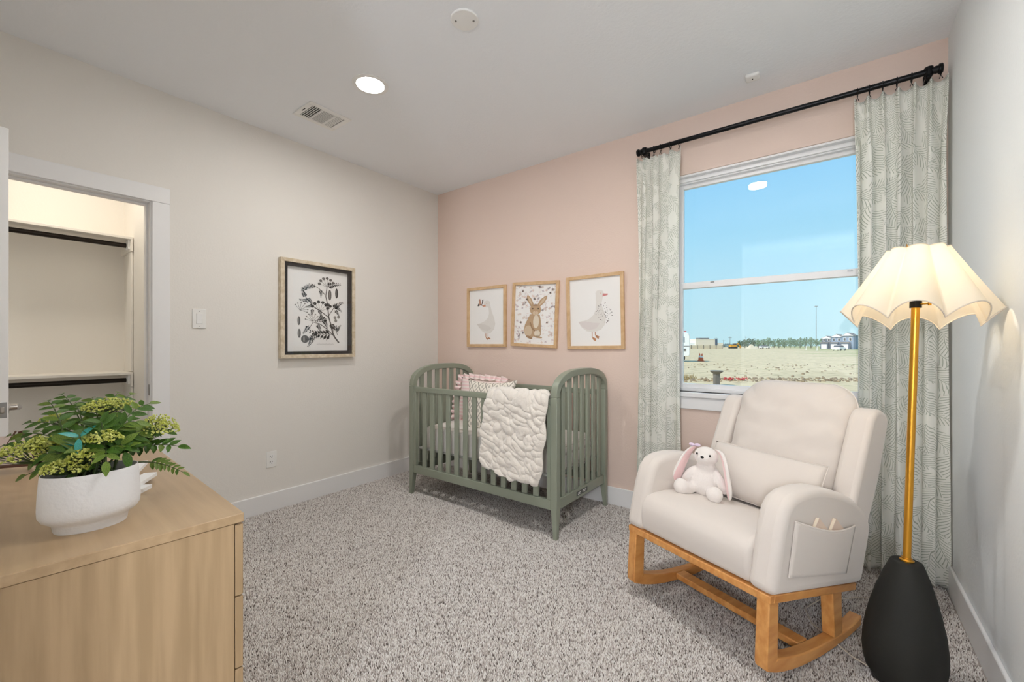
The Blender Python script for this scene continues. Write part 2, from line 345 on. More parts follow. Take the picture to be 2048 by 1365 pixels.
for par, z0, z1, y in ((up_, 1.63, WZ1 - .069, YB + .103), (lo_, WZ0 + .05, 1.592, YB + .073)):
    for k, dy in enumerate((-.006, .006)):
        zc = (z0 + z1) / 2; hz = (z1 - z0) / 2 + .004
        MB().add([(ux0 + .03, 0, -hz), (ux1 - .03, 0, -hz), (ux1 - .03, 0, hz), (ux0 + .03, 0, hz)], [(0, 1, 2, 3)]).build('pane', 'glass', par, smooth=False, loc=(0, y + dy, zc), rot=(R(.5) * k, 0, 0))
MB().box(WX0 - .06, WX1 + .06, YB - .03, YB + .06, WZ0 - .034, WZ0).build('stool', 'trim', win, bev=.006, seg=3)
MB().box(WX0 - .045, WX1 + .045, YB - .016, YB, WZ0 - .113, WZ0 - .034).build('apron', 'trim', win, bev=.003)

# ---- ceiling fittings
def downlight(x, y, label, k=DOWNLIGHT, group='round white ceiling downlights', col=(1, .97, .92)):
    t = thing('ceiling_light', label, 'light', (x, y, H), 0, group)
    MB().lathe([(.102, 0), (.102, -.004), (.097, -.007), (.079, -.006), (.076, -.002)], 40, cap0=False, cap1=False).build('trim_ring', 'plastic', t)
    MB().lathe([(.0765, -.0035)], 40, cap1=False).build('lens', emit('downlight_lens', col, k), t, smooth=False)
    return t
downlight(-2.19, 1.495, 'lit round white downlight in the ceiling beside the air vent', DOWNLIGHT * .92)
downlight(-.61, 1.495, 'lit round white downlight in the ceiling nearer the window wall side of the room', DOWNLIGHT * 1.35)
downlight(-3.95, .35, 'lit round white downlight in the closet ceiling', 110, col=(1, .9, .76))
t = thing('hall_fill_globe', 'added white fill globe on the hall wall, out of view behind the doorway', 'lamp', (.30, -2.28, 1.55))
MB().tube([(0, 0, 0), (0, .02, 0)], [.06, .055], 24).tube([(0, .02, 0), (0, .09, 0)], .012, 10).tube([(0, .085, 0), (0, .10, 0)], .035, 16).build('bracket', 'black', t)
MB().ell((0, .20, 0), (.12, .12, .12), 28, 16).build('globe', emit('fill_glow', (.95, 1, 1.08), FILL_GLOBE), t, ang=180)  # added fill light, brightens the room and ceiling from out of view
t = thing('ceiling_cover_plate', 'blank round white cover plate screwed to the middle of the ceiling', 'cover plate', (-1.397, 1.465, H))
MB().lathe([(.066, 0), (.066, -.005), (.063, -.008), (.02, -.009)], 40, cap0=False).build('plate', 'plastic', t)
for s_ in (-1, 1): MB().lathe([(.005, -.0075), (.005, -.0105), (.003, -.0112)], 10, (s_ * .042 * .8, s_ * .042 * .6, 0), cap0=False).build('screw', 'steel', t)
t = thing('ceiling_sensor', 'small square white sensor on the ceiling above the curtain rod', 'sensor', (-.381, 2.76, H), R(3))
MB().box(-.036, .036, -.036, .036, -.024, 0).build('housing', 'plastic', t, bev=.012, seg=3)
MB().lathe([(.004, -.0235), (.003, -.026)], 10).build('indicator', 'dark', t)
# air vent: local x across (0.24), local y along (0.285)
t = thing('air_vent', 'white metal air vent with three louvre sections beside the ceiling downlight', 'vent', (-2.75, 1.507, H))
f = MB()
def vframe(mb, x0, x1, y0, y1, z0, z1, bx, by): mb.box(x0, x0 + bx, y0, y1, z0, z1).box(x1 - bx, x1, y0, y1, z0, z1).box(x0 + bx, x1 - bx, y0, y0 + by, z0, z1).box(x0 + bx, x1 - bx, y1 - by, y1, z0, z1)
vframe(f, -.12, .12, -.143, .143, -.008, 0, .034, .034)
f.box(-.086, .086, -.045, -.035, -.008, 0).box(-.086, .086, .043, .053, -.008, 0); f.build('vent_frame', 'plastic', t, bev=.003)
MB().box(-.088, .088, -.11, .11, -.0035, -.002).build('duct', 'vent_dark', t)
for k in range(5):
    y = -.102 + k * .0135; MB().bar((-.086, y, -.005), (.086, y, -.005), .0012, .006, up=(0, -.5, 1)).build('slat', 'plastic', t)
for k in range(4):
    x = -.052 + k * .035; MB().bar((x, -.109, -.004), (x, -.045, -.004), .002, .003).build('damper_blade', 'vent_dark', t)
for k in range(13):
    x = -.08 + k * .0133; MB().bar((x, -.035, -.005), (x, .043, -.005), .0032, .005, up=(.5, 0, 1)).build('slat', 'plastic', t)
for k in range(5):
    y = .058 + k * .0105; MB().bar((-.086, y, -.005), (.086, y, -.005), .0065, .002, up=(0, .2, 1)).build('slat', 'plastic', t)
MB().bar((-.02, -.127, -.009), (.02, -.127, -.009), .004, .003).build('damper_lever', 'dark', t)

# ---- wall plates
t = thing('light_switch', 'white rocker light switch on the left wall beside the closet casing', 'switch', (XL, .959, 1.37), R(90))
MB().box(-.038, .038, -.006, 0, -.0625, .0625).build('plate', 'plastic', t, bev=.003)
MB().box(-.017, .017, -.0075, -.005, -.0335, .0335).build('rocker_bezel', 'plastic', t, bev=.001)
MB().prism([(-.0095, -.031), (-.0075, .031), (-.0105, .031), (-.0075, -.031)], lambda p: (-.0145, p[0], p[1]), lambda p: (.0145, p[0], p[1])).build('rocker', 'white', t, bev=.0008, fixn=True)
for z in (-.048, .048): MB().tube([(0, -.0055, z), (0, -.0068, z)], .003, 8).build('screw', 'steel', t)
t = thing('wall_outlet', 'white duplex power outlet low on the left wall near the dresser', 'outlet', (XL, 1.398, .375), R(90))
MB().box(-.036, .036, -.006, 0, -.058, .058).build('plate', 'plastic', t, bev=.003)
for z in (-.02, .02):
    r_ = MB().tube([(0, -.005, z), (0, -.0078, z)], .0165, 20).build('receptacle', 'white', t)
    MB().box(-.0075, -.0055, -.0083, -.0076, z - .001, z + .008).box(.0055, .0075, -.0083, -.0076, z, z + .007).tube([(0, -.0076, z - .008), (0, -.0083, z - .008)], .0026, 8).build('slot', 'dark', r_)

# ---- closet shelves with hanging rods
for z, lab in ((2.03, 'white upper closet shelf with dark hanging rod below'), (.993, 'white lower closet shelf with dark hanging rod below')):
    t = thing('closet_shelf', lab, 'shelf', (-4.6, 0, z), group='closet shelves')
    MB().box(0, .306, -.575, .84, -.019, 0).build('board', 'closet', t, bev=.002)
    MB().tube([(.24, -.57, -.062), (.24, .815, -.062)], .0175, 14).build('hanging_rod', 'rod_dark', t)
    for y in (-.57, .815):
        b = MB().box(.20, .28, y, y + .022, -.09, -.02); b.tube([(.24, y - .004, -.062), (.24, y + .022, -.062)], .027, 16); b.build('rod_socket', 'white', t, bev=.002)
    MB().box(.0, .306, .826, .84, -.11, -.019).build('cleat', 'closet', t, bev=.002)
t = thing('shelf_support', 'white upright board on the closet end wall between the two shelves', 'board', (-4.6, .83, 0))
MB().box(.17, .29, 0, .013, .35, .88).build('lower_board', 'closet', t, bev=.002); MB().box(.17, .29, 0, .013, 1.0, 1.92).build('upper_board', 'closet', t, bev=.002)

# ================================================================== PICTURES
def framed(name, label, loc, rz, w_, h_, fw, fd, fmat, tilt=0, roll=0, group=None):
    t = bpy.data.objects.new(name, None); COL.objects.link(t); t.location = loc
    t.rotation_euler = (Matrix.Rotation(rz, 3, 'Z') @ Matrix.Rotation(tilt, 3, 'X') @ Matrix.Rotation(roll, 3, 'Y')).to_euler()
    tag(t, label, 'picture', group)
    W2, H2 = w_ / 2, h_ / 2
    for a, b in (((-W2, -H2), (W2, -H2)), ((W2, -H2), (W2, H2)), ((W2, H2), (-W2, H2)), ((-W2, H2), (-W2, -H2))):
        ia = (a[0] * (W2 - fw) / W2, a[1] * (H2 - fw) / H2); ib = (b[0] * (W2 - fw) / W2, b[1] * (H2 - fw) / H2)
        MB().prism([a, b, ib, ia], lambda p: (p[0], -fd, p[1]), lambda p: (p[0], 0, p[1])).build('frame_rail', fmat, t, bev=.0018, fixn=True)
    return t
def poly_ell(cx, cy, rx, ry, n=16, a=0):
    return [(cx + rx * math.cos(2 * PI * k / n) * math.cos(a) - ry * math.sin(2 * PI * k / n) * math.sin(a), cy + rx * math.cos(2 * PI * k / n) * math.sin(a) + ry * math.sin(2 * PI * k / n) * math.cos(a)) for k in range(n)]
def stroke(pts, w0, w1=None):
    """a thin flat polygon following pts"""
    w1 = w0 if w1 is None else w1; L = []; Rr = []
    for i, p in enumerate(pts):
        a = pts[max(i - 1, 0)]; b = pts[min(i + 1, len(pts) - 1)]; dx, dy = b[0] - a[0], b[1] - a[1]; l = math.hypot(dx, dy) or 1
        ww = (w0 + (w1 - w0) * i / (len(pts) - 1)) / 2; L.append((p[0] - dy / l * ww, p[1] + dx / l * ww)); Rr.append((p[0] + dy / l * ww, p[1] - dx / l * ww))
    return [[L[i], L[i + 1], Rr[i + 1], Rr[i]] for i in range(len(pts) - 1)]
_ink = {}
def ink(c):
    if c not in _ink: _ink[c] = mat('ink_%d' % (len(_ink) + 1), c, .7, spec=.2)
    return _ink[c]
def art(t, name, w_, h_, y, shapes, fit):
    """shapes: (colour, polygon in drawing units, layer); fit maps drawing units to metres on the print"""
    cols = []; mb = MB()
    for c_, poly, ly in shapes:
        if c_ not in cols: cols.append(c_)
        q = [fit(p) for p in poly]
        q = [(min(w_ / 2, max(-w_ / 2, a)), min(h_ / 2, max(-h_ / 2, b))) for a, b in q]
        mb.add([(a, y - .00025 * ly, b) for a, b in q], [tuple(range(len(q)))], cols.index(c_))
    return mb.build(name, [ink(c_) for c_ in cols], t, smooth=False)
def fitbox(x0, x1, y0, y1, w_, h_):
    return lambda p: ((p[0] - x0) / (x1 - x0) * w_ - w_ / 2, h_ / 2 - (p[1] - y0) / (y1 - y0) * h_)

# goose with butterfly
t = framed('framed_print', 'oak framed print of a white goose with a butterfly on its beak, above the crib', (-2.588, YB - .002, 1.465), 0, .473, .56, .026, .024, 'frame_oak', roll=R(0), group='oak framed nursery prints')
w_, h_ = .421, .508
MB().box(-w_ / 2 - .004, w_ / 2 + .004, -.008, -.004, -h_ / 2 - .004, h_ / 2 + .004).build('sheet', 'paper', t, smooth=False)
G1 = (226, 223, 219); G2 = (218, 214, 210); BK = (205, 150, 125); LEG = (178, 128, 96)
sh = [(G1, [(338, 448), (358, 500), (375, 580), (400, 650), (412, 720), (400, 780), (360, 825), (310, 830), (265, 800), (235, 760), (205, 715), (250, 705), (300, 680), (335, 640), (345, 590), (338, 530), (318, 512)], 1),
      (G1, poly_ell(322, 480, 36, 38), 2), (G2, [(235, 760), (205, 715), (262, 712), (330, 735), (372, 770), (330, 800), (280, 790)], 3), (BK, [(302, 488), (264, 496), (276, 513), (308, 512)], 3), (BK, poly_ell(318, 478, 5, 5, 8), 4)]
for x in (308, 334):
    for p in stroke([(x, 828), (x, 868), (x + 20, 896)], 7): sh.append((LEG, p, 2))
    sh.append((LEG, [(x - 2, 868), (x + 28, 886), (x + 26, 905 - (x - 308) * .4), (x + 4, 890)], 3))
sh += [((178, 138, 122), [(228, 424), (243, 418), (262, 488), (232, 500)], 3), ((60, 45, 45), [(222, 470), (234, 486), (222, 506), (214, 500)], 4), ((190, 150, 130), [(240, 440), (256, 480), (236, 486)], 5),
       ((62, 50, 48), [(268, 430), (280, 428), (274, 470), (262, 492)], 4), ((80, 66, 56), poly_ell(258, 490, 12, 6, 10, .6), 5)]
art(t, 'goose_picture', w_, h_, -.0082, sh, fitbox(120, 508, 312, 952, w_, h_))
# rabbit on floral paper
t = framed('framed_print', 'oak framed print of a brown rabbit on floral paper, hung slightly crooked', (-2.048, YB - .002, 1.463), 0, .472, .557, .026, .024, 'frame_oak', roll=R(2.6), group='oak framed nursery prints')
w_, h_ = .42, .505
MB().box(-w_ / 2 - .004, w_ / 2 + .004, -.008, -.004, -h_ / 2 - .004, h_ / 2 + .004).build('sheet', 'paper', t, smooth=False)
sh = []; rr = random.Random(3)
for k in range(260):
    x, y = rr.uniform(668, 1130), rr.uniform(252, 955); c_ = rr.choice([(226, 205, 196), (216, 202, 204), (228, 214, 205), (205, 196, 200), (224, 206, 200)])
    a = rr.uniform(0, PI)
    if rr.random() < .55:
        for q in range(4): sh.append((c_, poly_ell(x + 8 * math.cos(a + q * 1.57), y + 8 * math.sin(a + q * 1.57), 9, 5, 6, a + q * 1.57), 1))
    else:
        for p in stroke([(x, y), (x + 14 * math.cos(a), y + 14 * math.sin(a)), (x + 26 * math.cos(a + .4), y + 26 * math.sin(a + .4))], 3): sh.append((c_, p, 2))
B1 = (186, 158, 128); B2 = (206, 186, 160); B3 = (160, 130, 102); B4 = (222, 210, 192)
sh += [(B1, [(803, 376), (822, 374), (856, 415), (880, 470), (884, 500), (852, 510), (818, 450), (802, 405)], 3), (B2, [(812, 388), (840, 412), (864, 470), (862, 490), (830, 445)], 4),
       (B1, [(1034, 379), (1012, 384), (960, 425), (930, 480), (928, 505), (958, 512), (1006, 462), (1030, 415)], 3), (B2, [(1022, 392), (985, 420), (948, 480), (950, 496), (1000, 450)], 4),
       (B1, [(850, 600), (820, 660), (790, 730), (778, 800), (795, 850), (840, 896), (878, 900), (870, 880), (900, 870), (960, 872), (978, 850), (978, 790), (972, 680), (958, 610)], 3),
       (B1, poly_ell(906, 548, 64, 66, 20), 4), (B2, poly_ell(908, 588, 34, 26, 14), 5), (B2, poly_ell(832, 805, 46, 66, 18), 4), (B4, poly_ell(918, 690, 34, 82, 18), 4), (B4, poly_ell(935, 830, 34, 40, 14), 5),
       (B3, [(842, 700), (858, 700), (880, 760), (912, 800), (905, 808), (870, 780)], 5), (B1, [(958, 690), (972, 690), (962, 760), (930, 805), (922, 796), (946, 755)], 5), (B3, poly_ell(845, 882, 40, 15, 14, .4), 5), (B1, poly_ell(948, 876, 48, 12, 14, .15), 5),
       ((50, 40, 34), poly_ell(876, 536, 6, 9, 10), 6), ((50, 40, 34), poly_ell(938, 536, 6, 9, 10), 6), ((190, 140, 130), [(902, 568), (920, 568), (911, 580)], 6), (B3, poly_ell(906, 492, 34, 10, 12), 5)]
for p in stroke([(911, 580), (911, 594), (902, 600)], 2): sh.append((B3, p, 6))
art(t, 'rabbit_picture', w_, h_, -.0082, sh, fitbox(662, 1132, 246, 962, w_, h_))
# goose with flowers
t = framed('framed_print', 'largest oak framed print, white goose with dark flower sprigs, nearest the curtain', (-1.486, YB - .002, 1.458), 0, .482, .575, .026, .024, 'frame_oak', roll=R(-.6), group='oak framed nursery prints', tilt=R(1.0))
w_, h_ = .43, .523
MB().box(-w_ / 2 - .004, w_ / 2 + .004, -.008, -.004, -h_ / 2 - .004, h_ / 2 + .004).build('sheet', 'paper', t, smooth=False)
G3 = (220, 213, 211)
sh = [(G1, [(1638, 350), (1725, 362), (1712, 420), (1700, 480), (1722, 540), (1748, 640), (1735, 720), (1690, 780), (1600, 806), (1530, 790), (1470, 740), (1432, 672), (1500, 665), (1560, 645), (1610, 600), (1636, 540), (1642, 450)], 1),
      (G1, poly_ell(1682, 346, 46, 38, 18), 2), (G3, [(1432, 672), (1510, 668), (1600, 690), (1680, 700), (1640, 760), (1560, 780), (1480, 742)], 2), ((208, 138, 138), [(1718, 354), (1776, 362), (1770, 378), (1714, 390)], 3), (BK, poly_ell(1696, 348, 5, 5, 8), 3)]
for x, yy in ((1592, 905), (1626, 880)):
    for p in stroke([(x, 800), (x, yy - 45), (x + 30, yy - 12)], 8): sh.append((LEG, p, 2))
    sh.append((LEG, [(x - 3, yy - 48), (x + 46, yy - 24), (x + 36, yy + 8), (x + 8, yy - 14)], 3))
rr = random.Random(5)
for k in range(46):
    a = rr.uniform(0, 2 * PI); d = math.sqrt(rr.random()); x = 1728 + 96 * d * math.cos(a); y = 575 + 128 * d * math.sin(a)
    sh.append((rr.choice([(70, 68, 70), (96, 90, 90), (150, 140, 140)]), poly_ell(x, y, rr.uniform(3, 7), rr.uniform(3, 6), 6, a), 4))
for k in range(14):
    x = rr.uniform(1650, 1800); y = rr.uniform(470, 690)
    for p in stroke([(x, y), (x + rr.uniform(-14, 14), y + 18)], 1.6): sh.append(((120, 118, 112), p, 4))
art(t, 'goose_picture', w_, h_, -.0082, sh, fitbox(1338, 1912, 162, 965, w_, h_))
# botanical engraving in shadow-box frame on the left wall
M['distress'] = mat('distressed_cream', (222, 210, 190), .6, var=(35, (196, 180, 152), 6)); M['mount_black'] = mat('black_mount', (38, 34, 34), .8)
t = framed('botanical_picture', 'large glazed botanical engraving in a distressed cream frame on the left wall', (XL + .002, 1.746, 1.474), R(90), .60, .742, .027, .045, 'distress')
W2, H2 = .273, .344
f = MB(); ring(f, -W2, W2, -H2, H2, -.034, -.004, .024, .024, .024, .024); f.build('inner_lip', 'mount_black', t, bev=.001)
w_, h_ = .50, .642
MB().box(-w_ / 2, w_ / 2, -.008, -.004, -h_ / 2, h_ / 2).build('sheet', 'paper', t, smooth=False)
MB().add([(-W2, -.036, -H2), (W2, -.036, -H2), (W2, -.036, H2), (-W2, -.036, H2)], [(0, 1, 2, 3)]).build('glass', 'pglass', t, smooth=False)
K1 = (58, 56, 56); K2 = (104, 100, 98); K3 = (150, 146, 142); sh = []; rr = random.Random(11)
def spray(x, y, a, L, n=7, c_=K1, sz=1.0):
    """ferny divided leaf along a rib"""
    pts = [(x + L * k / n * math.cos(a + .25 * k / n), y + L * k / n * math.sin(a + .25 * k / n)) for k in range(n + 1)]
    for p in stroke(pts, 4, 1.5): sh.append((K2, p, 2))
    for k in range(1, n + 1):
        s_ = L * (.38 - .24 * k / n) * sz
        for sg in (-1, 1):
            aa = a + .25 * k / n + sg * (1.0 - .25 * k / n); px, py = pts[k]
            ex, ey = px + s_ * math.cos(aa), py + s_ * math.sin(aa)
            nx, ny = -math.sin(aa) * s_ * .23, math.cos(aa) * s_ * .23
            mx, my = px + .55 * (ex - px), py + .55 * (ey - py)
            sh.append((c_, [(px, py), (mx + nx, my + ny), (mx + nx * .3 + .2 * (ex - px), my + ny * .3 + .2 * (ey - py)), (ex, ey), (mx - nx * .3 + .15 * (ex - px), my - ny * .3 + .15 * (ey - py)), (mx - nx, my - ny)], 3))
def umbel(x, y, a, L, n=8, r=20, c_=K1):
    for k in range(n):
        aa = a + (k - (n - 1) / 2) * .42; l = L * (1 - .12 * abs(k - (n - 1) / 2) * .5); ex, ey = x + l * math.cos(aa), y + l * math.sin(aa)
        for p in stroke([(x, y), (ex, ey)], 3): sh.append((K2, p, 2))
        sh.append((c_, poly_ell(ex, ey, r, r * .9, 12), 4))
        for q in range(5): sh.append((K3, poly_ell(ex + rr.uniform(-r, r) * .6, ey + rr.uniform(-r, r) * .6, 3, 3, 5), 5))
main = [(795, 1120), (740, 1045), (715, 985), (690, 870), (665, 780), (655, 640), (630, 520), (645, 400)]
for p in stroke(main, 20, 9): sh.append((K2, p, 2))
for p in stroke([(730, 1030), (640, 940), (560, 880), (480, 860), (440, 930)], 12, 6): sh.append((K2, p, 2))
for p in stroke([(665, 790), (570, 720), (480, 660), (400, 560), (360, 470)], 11, 6): sh.append((K2, p, 2))
for p in stroke([(660, 780), (720, 680), (760, 600)], 9, 5): sh.append((K2, p, 2))
for p in stroke([(620, 500), (550, 430), (480, 390)], 9, 5): sh.append((K2, p, 2))
umbel(645, 400, -1.75, 115, 6, 19, K2); umbel(560, 720, -1.5, 125, 6, 20, K1); umbel(330, 720, -1.0, 100, 7, 9, K3); umbel(470, 850, -1.6, 100, 7, 9, K3); umbel(640, 700, -1.3, 75, 3, 20, K1)
for a_ in ((640, 400, -.55, 170), (500, 380, 2.3, 110), (560, 440, 1.2, 90), (720, 680, -.9, 150), (730, 640, .35, 110), (740, 690, .7, 90), (480, 640, 2.5, 90), (470, 690, 1.5, 90), (440, 590, 2.9, 110), (540, 700, .9, 90), (590, 760, 2.0, 90), (690, 860, 1.1, 130), (700, 900, .5, 110), (520, 880, .9, 110), (650, 800, 2.6, 140), (600, 830, .9, 110), (715, 1010, 3.0, 260), (560, 990, 2.4, 170), (470, 1040, 1.7, 130), (400, 560, -2.2, 120), (370, 480, -1.2, 110), (430, 900, 1.9, 120), (410, 560, .6, 90), (770, 970, -1.3, 90)):
    spray(*a_)
for x, y, rx, ry, c_ in ((680, 500, 20, 70, K2), (765, 470, 18, 66, K1), (318, 850, 16, 55, K2), (322, 1005, 18, 56, K2), (385, 1075, 44, 48, K2)):
    sh.append((c_, poly_ell(x, y, rx, ry, 16), 3)); sh.append((K3, poly_ell(x - rx * .25, y, rx * .22, ry * .8, 10), 4))
for x, y in ((745, 790), (790, 780), (755, 830)): sh.append((K3, poly_ell(x, y, 18, 22, 10), 3))
for p in stroke([(765, 890), (760, 950), (775, 1020)], 9, 5): sh.append((K2, p, 3))
cap = [(520 + k * 6, 1137 + 5 * math.sin(k * 1.9) + 3 * math.sin(k * .9)) for k in range(36)]       # illegible script caption
for p in stroke(cap, 2.2): sh.append((K2, p, 3))
art(t, 'engraving', w_, h_, -.0082, sh, fitbox(178, 908, 190, 1228, w_, h_))

# ================================================================== CURTAINS
RY, RZ = 2.925, 2.553
t = thing('curtain_rod', 'long black metal curtain rod above the window', 'curtain rod', (-.353, RY, RZ))
MB().tube([(-.745, 0, 0), (.745, 0, 0)], .0145, 16).build('pole', 'black', t)
for s_ in (-1, 1):
    MB().tube([(s_ * .735, 0, 0), (s_ * .748, 0, 0), (s_ * .75, 0, 0), (s_ * .762, 0, 0), (s_ * .766, 0, 0)], [.018, .018, .024, .024, .02], 16).build('finial', 'black', t)
    b = MB().box(s_ * .715 - .011, s_ * .715 + .011, -.004, .085, -.028, -.014).box(s_ * .715 - .011, s_ * .715 + .011, .08, .09, -.05, .02).tube([(s_ * .715, -.0, -.02), (s_ * .715, 0, .022)], .018, 12); b.build('bracket', 'black', t, bev=.002)
def ring_obj(x, label, group):
    pts = [(0, .022 * math.cos(2 * PI * k / 20), .022 * math.sin(2 * PI * k / 20)) for k in range(20)]
    o = MB().tube(pts, .0026, 6, closed=True).build('curtain_ring', 'black', loc=(x, RY, RZ - .0065)); tag(o, label, 'ring', group)
    MB().tube([(0, 0, -.022), (0, 0, -.027)], .002, 6).tube([(-.006, -.003, -.043), (0, 0, -.027), (.006, -.003, -.043)], .002, 6).build('clip', 'black', o)
    return o
ords = ['first', 'second', 'third', 'fourth', 'fifth', 'sixth', 'seventh']
def curtain(label, x0, x1, b0, b1, rings, side, seed, amp=.04):
    """pinch-pleated panel: top edge x0..x1 at the rod, bottom edge b0..b1 on the carpet"""
    n = len(rings) - 1; zt, zb = 2.516, .022; rr = random.Random(seed)
    fr = [(r_ - rings[0]) / (rings[-1] - rings[0]) for r_ in rings]
    ph = [rr.uniform(-.25, .25) for _ in fr]; am = [rr.uniform(.75, 1.2) for _ in fr]
    def fold(u, v):
        # position inside pleat bays
        k = 0
        while k < n - 1 and u > fr[k + 1]: k += 1
        s_ = (u - fr[k]) / (fr[k + 1] - fr[k]); s_ = min(1, max(0, s_))
        c_ = .5 + .5 * math.cos(2 * PI * s_)                    # 1 at pleats, 0 between
        a = am[k] * (1 - s_) + am[k + 1] * s_
        top = c_ ** 8 * .8 + .1; low = c_ ** 1.3
        q = smoothstep(.0, .16, v); prof = top * (1 - q) + low * q
        A = .042 * (1 - q) + amp * q * a
        wob = .012 * math.sin(v * 5 + k * 1.7 + u * 3) * q
        tri = .007 * math.sin(s_ * 2 * PI * 3 + .5) * (1 - smoothstep(.02, .1, v)) * (c_ ** 3)
        return -A * prof + wob + tri, .012 * math.sin(2 * PI * s_ + v * 3 + k) * q
    def fn(u, v):
        z = zt + (zb - zt) * v; dy, dx = fold(u, v)
        g = smoothstep(0, 1, v); xa = x0 + (b0 - x0) * g; xb = x1 + (b1 - x1) * g
        sag = .020 * math.sin(PI * ((u * n) % 1)) * (1 - smoothstep(0, .05, v))
        return (xa + (xb - xa) * u + dx, RY + .02 + dy, z - sag)
    wd = abs(x1 - x0) * 2.1
    mb = MB().grid(fn, 150, 90, uv=lambda u, v: (u * wd, (1 - v) * 2.475))
    o = mb.build('curtain', 'fern', smooth=True, ang=180); tag(o, label, 'curtain', 'fern print curtains')
    s_ = o.modifiers.new('thick', 'SOLIDIFY'); s_.thickness = .002; s_.offset = 0
    for i, r_ in enumerate(rings): ring_obj(r_, 'black clip ring over the %s curtain panel, %s from the left' % (side, ords[i]), 'curtain rings of the %s panel' % side)
curtain('narrow left curtain panel printed with grey green ferns', -1.118, -.818, -1.115, -.825, [-1.085, -1.045, -1.0, -.955, -.89, -.832], 'left', 1, .03)
curtain('wide right curtain panel printed with grey green ferns beside the lamp', .076, .43, .085, .425, [.088, .137, .19, .245, .30, .352, .405], 'right', 4, .045)

# ================================================================== CRIB
t = thing('crib', 'sage green wooden crib with arched slatted ends in the corner', 'crib', (-2.745, 2.235, 0))
CW, CDp = 1.385, .73
def crib_arch(x0, x1):
    mb = MB(); zs = .874; N = 18; out = []; inn = []; yc = CDp / 2; to = .044
    hw, hh = CDp / 2, 1.045 - zs
    def se(th, a, b, p=2.6): c_, s_ = math.cos(th), math.sin(th); return (a * abs(c_) ** (2 / p) * (1 if c_ >= 0 else -1), b * abs(s_) ** (2 / p))
    for k in range(N + 1):
        th = PI - PI * k / N; e = se(th, hw, hh); out.append((yc + e[0], zs + e[1])); e = se(th, hw - to, hh - to); inn.append((yc + e[0], zs + e[1]))
    poly = out + inn[::-1]; n = len(poly); vs = [(x0, p[0], p[1]) for p in poly] + [(x1, p[0], p[1]) for p in poly]; fs = []
    m_ = len(out)
    for i in range(m_ - 1):
        a, b, c_, d = i, i + 1, n - 2 - i, n - 1 - i
        fs += [(a, b, c_, d), (n + d, n + c_, n + b, n + a), (a, n + a, n + b, b), (d, c_, n + c_, n + d)]
    fs += [(0, n - 1, 2 * n - 1, n), (m_ - 1, n + m_ - 1, n + m_, m_)]
    return mb.add(vs, fs)
def arch_z(y):
    yc = CDp / 2; hw = CDp / 2 - .044; hh = 1.045 - .874 - .044; q = max(0, 1 - abs((y - yc) / hw) ** 2.6); return .874 + hh * q ** (1 / 2.6)
for xs in (0, CW - .045):
    crib_arch(xs, xs + .045).build('end_arch', 'sage', t, bev=.004, fixn=True)
    for ys in (0, CDp - .045):
        lg = MB(); fx = .006
        vs = [(xs, ys, .19), (xs + .045, ys, .19), (xs + .045, ys + .045, .19), (xs, ys + .045, .19), (xs, ys, .874), (xs + .045, ys, .874), (xs + .045, ys + .045, .874), (xs, ys + .045, .874)]
        sx_ = 1 if xs == 0 else -1; sy_ = 1 if ys == 0 else -1; ox = xs if xs == 0 else xs + .045; oy = ys if ys == 0 else ys + .045
        vs += [(ox, oy, .004), (ox + sx_ * .026, oy, .004), (ox + sx_ * .026, oy + sy_ * .026, .004), (ox, oy + sy_ * .026, .004)]
        lo = [8, 9, 10, 11]; 
        key = {(0, 0): (0, 1, 2, 3), (1, 0): (1, 0, 3, 2), (0, 1): (3, 2, 1, 0), (1, 1): (2, 3, 0, 1)}[(int(xs > 0), int(ys > 0))]
        fs = [(4, 5, 6, 7), (8, 9, 10, 11)] + [(key[i], key[(i + 1) % 4], lo[(i + 1) % 4], lo[i]) for i in range(4)] + [(i, (i + 1) % 4, 4 + (i + 1) % 4, 4 + i) for i in range(4)]
        lg.add(vs, fs).build('leg', 'sage', t, bev=.003, fixn=True)
    er = MB().box(xs + .010, xs + .035, .045, CDp - .045, .178, .243).build('end_rail', 'sage', t, bev=.003)
    if xs > 0: pl = MB().box(xs + .0345, xs + .0365, .27, .42, .198, .226).build('label_plate', mat('label_grey', (70, 74, 70), .4), er, smooth=False); [MB().box(xs + .0363, xs + .0370, a, b, z, z + .004).build('label_print', 'white', t, smooth=False) for a, b, z in ((.285, .325, .214), (.285, .318, .205), (.35, .405, .215), (.35, .39, .207))]
    for k in range(7):
        y = CDp / 2 + (k - 3) * .0855; MB().box(xs + .014, xs + .031, y - .02, y + .02, .243, arch_z(y) + .006).build('slat', 'sage', t, bev=.003)
for y0, y1, nm in ((.004, .034, 'front'), (CDp - .034, CDp - .004, 'back')):
    MB().box(.045, CW - .045, y0, y1, .829, .868).build('top_rail', 'sage', t, bev=.004)
    MB().box(.045, CW - .045, y0, y1, .178, .240).build('bottom_rail', 'sage', t, bev=.004)
    for xx in (.045, CW - .045 - .03): MB().box(xx, xx + .03, y0, y1, .24, .829).build('stile', 'sage', t, bev=.003)
    for k in range(13):
        x = .075 + (CW - .15) * (k + 1) / 14; MB().box(x - .021, x + .021, y0 + .007, y1 - .007, .24, .829).build('slat', 'sage', t, bev=.003)
MB().box(.05, CW - .05, .045, CDp - .045, .365, .378).build('mattress_support', mat('support_metal', (165, 165, 160), .5), t, bev=.002)
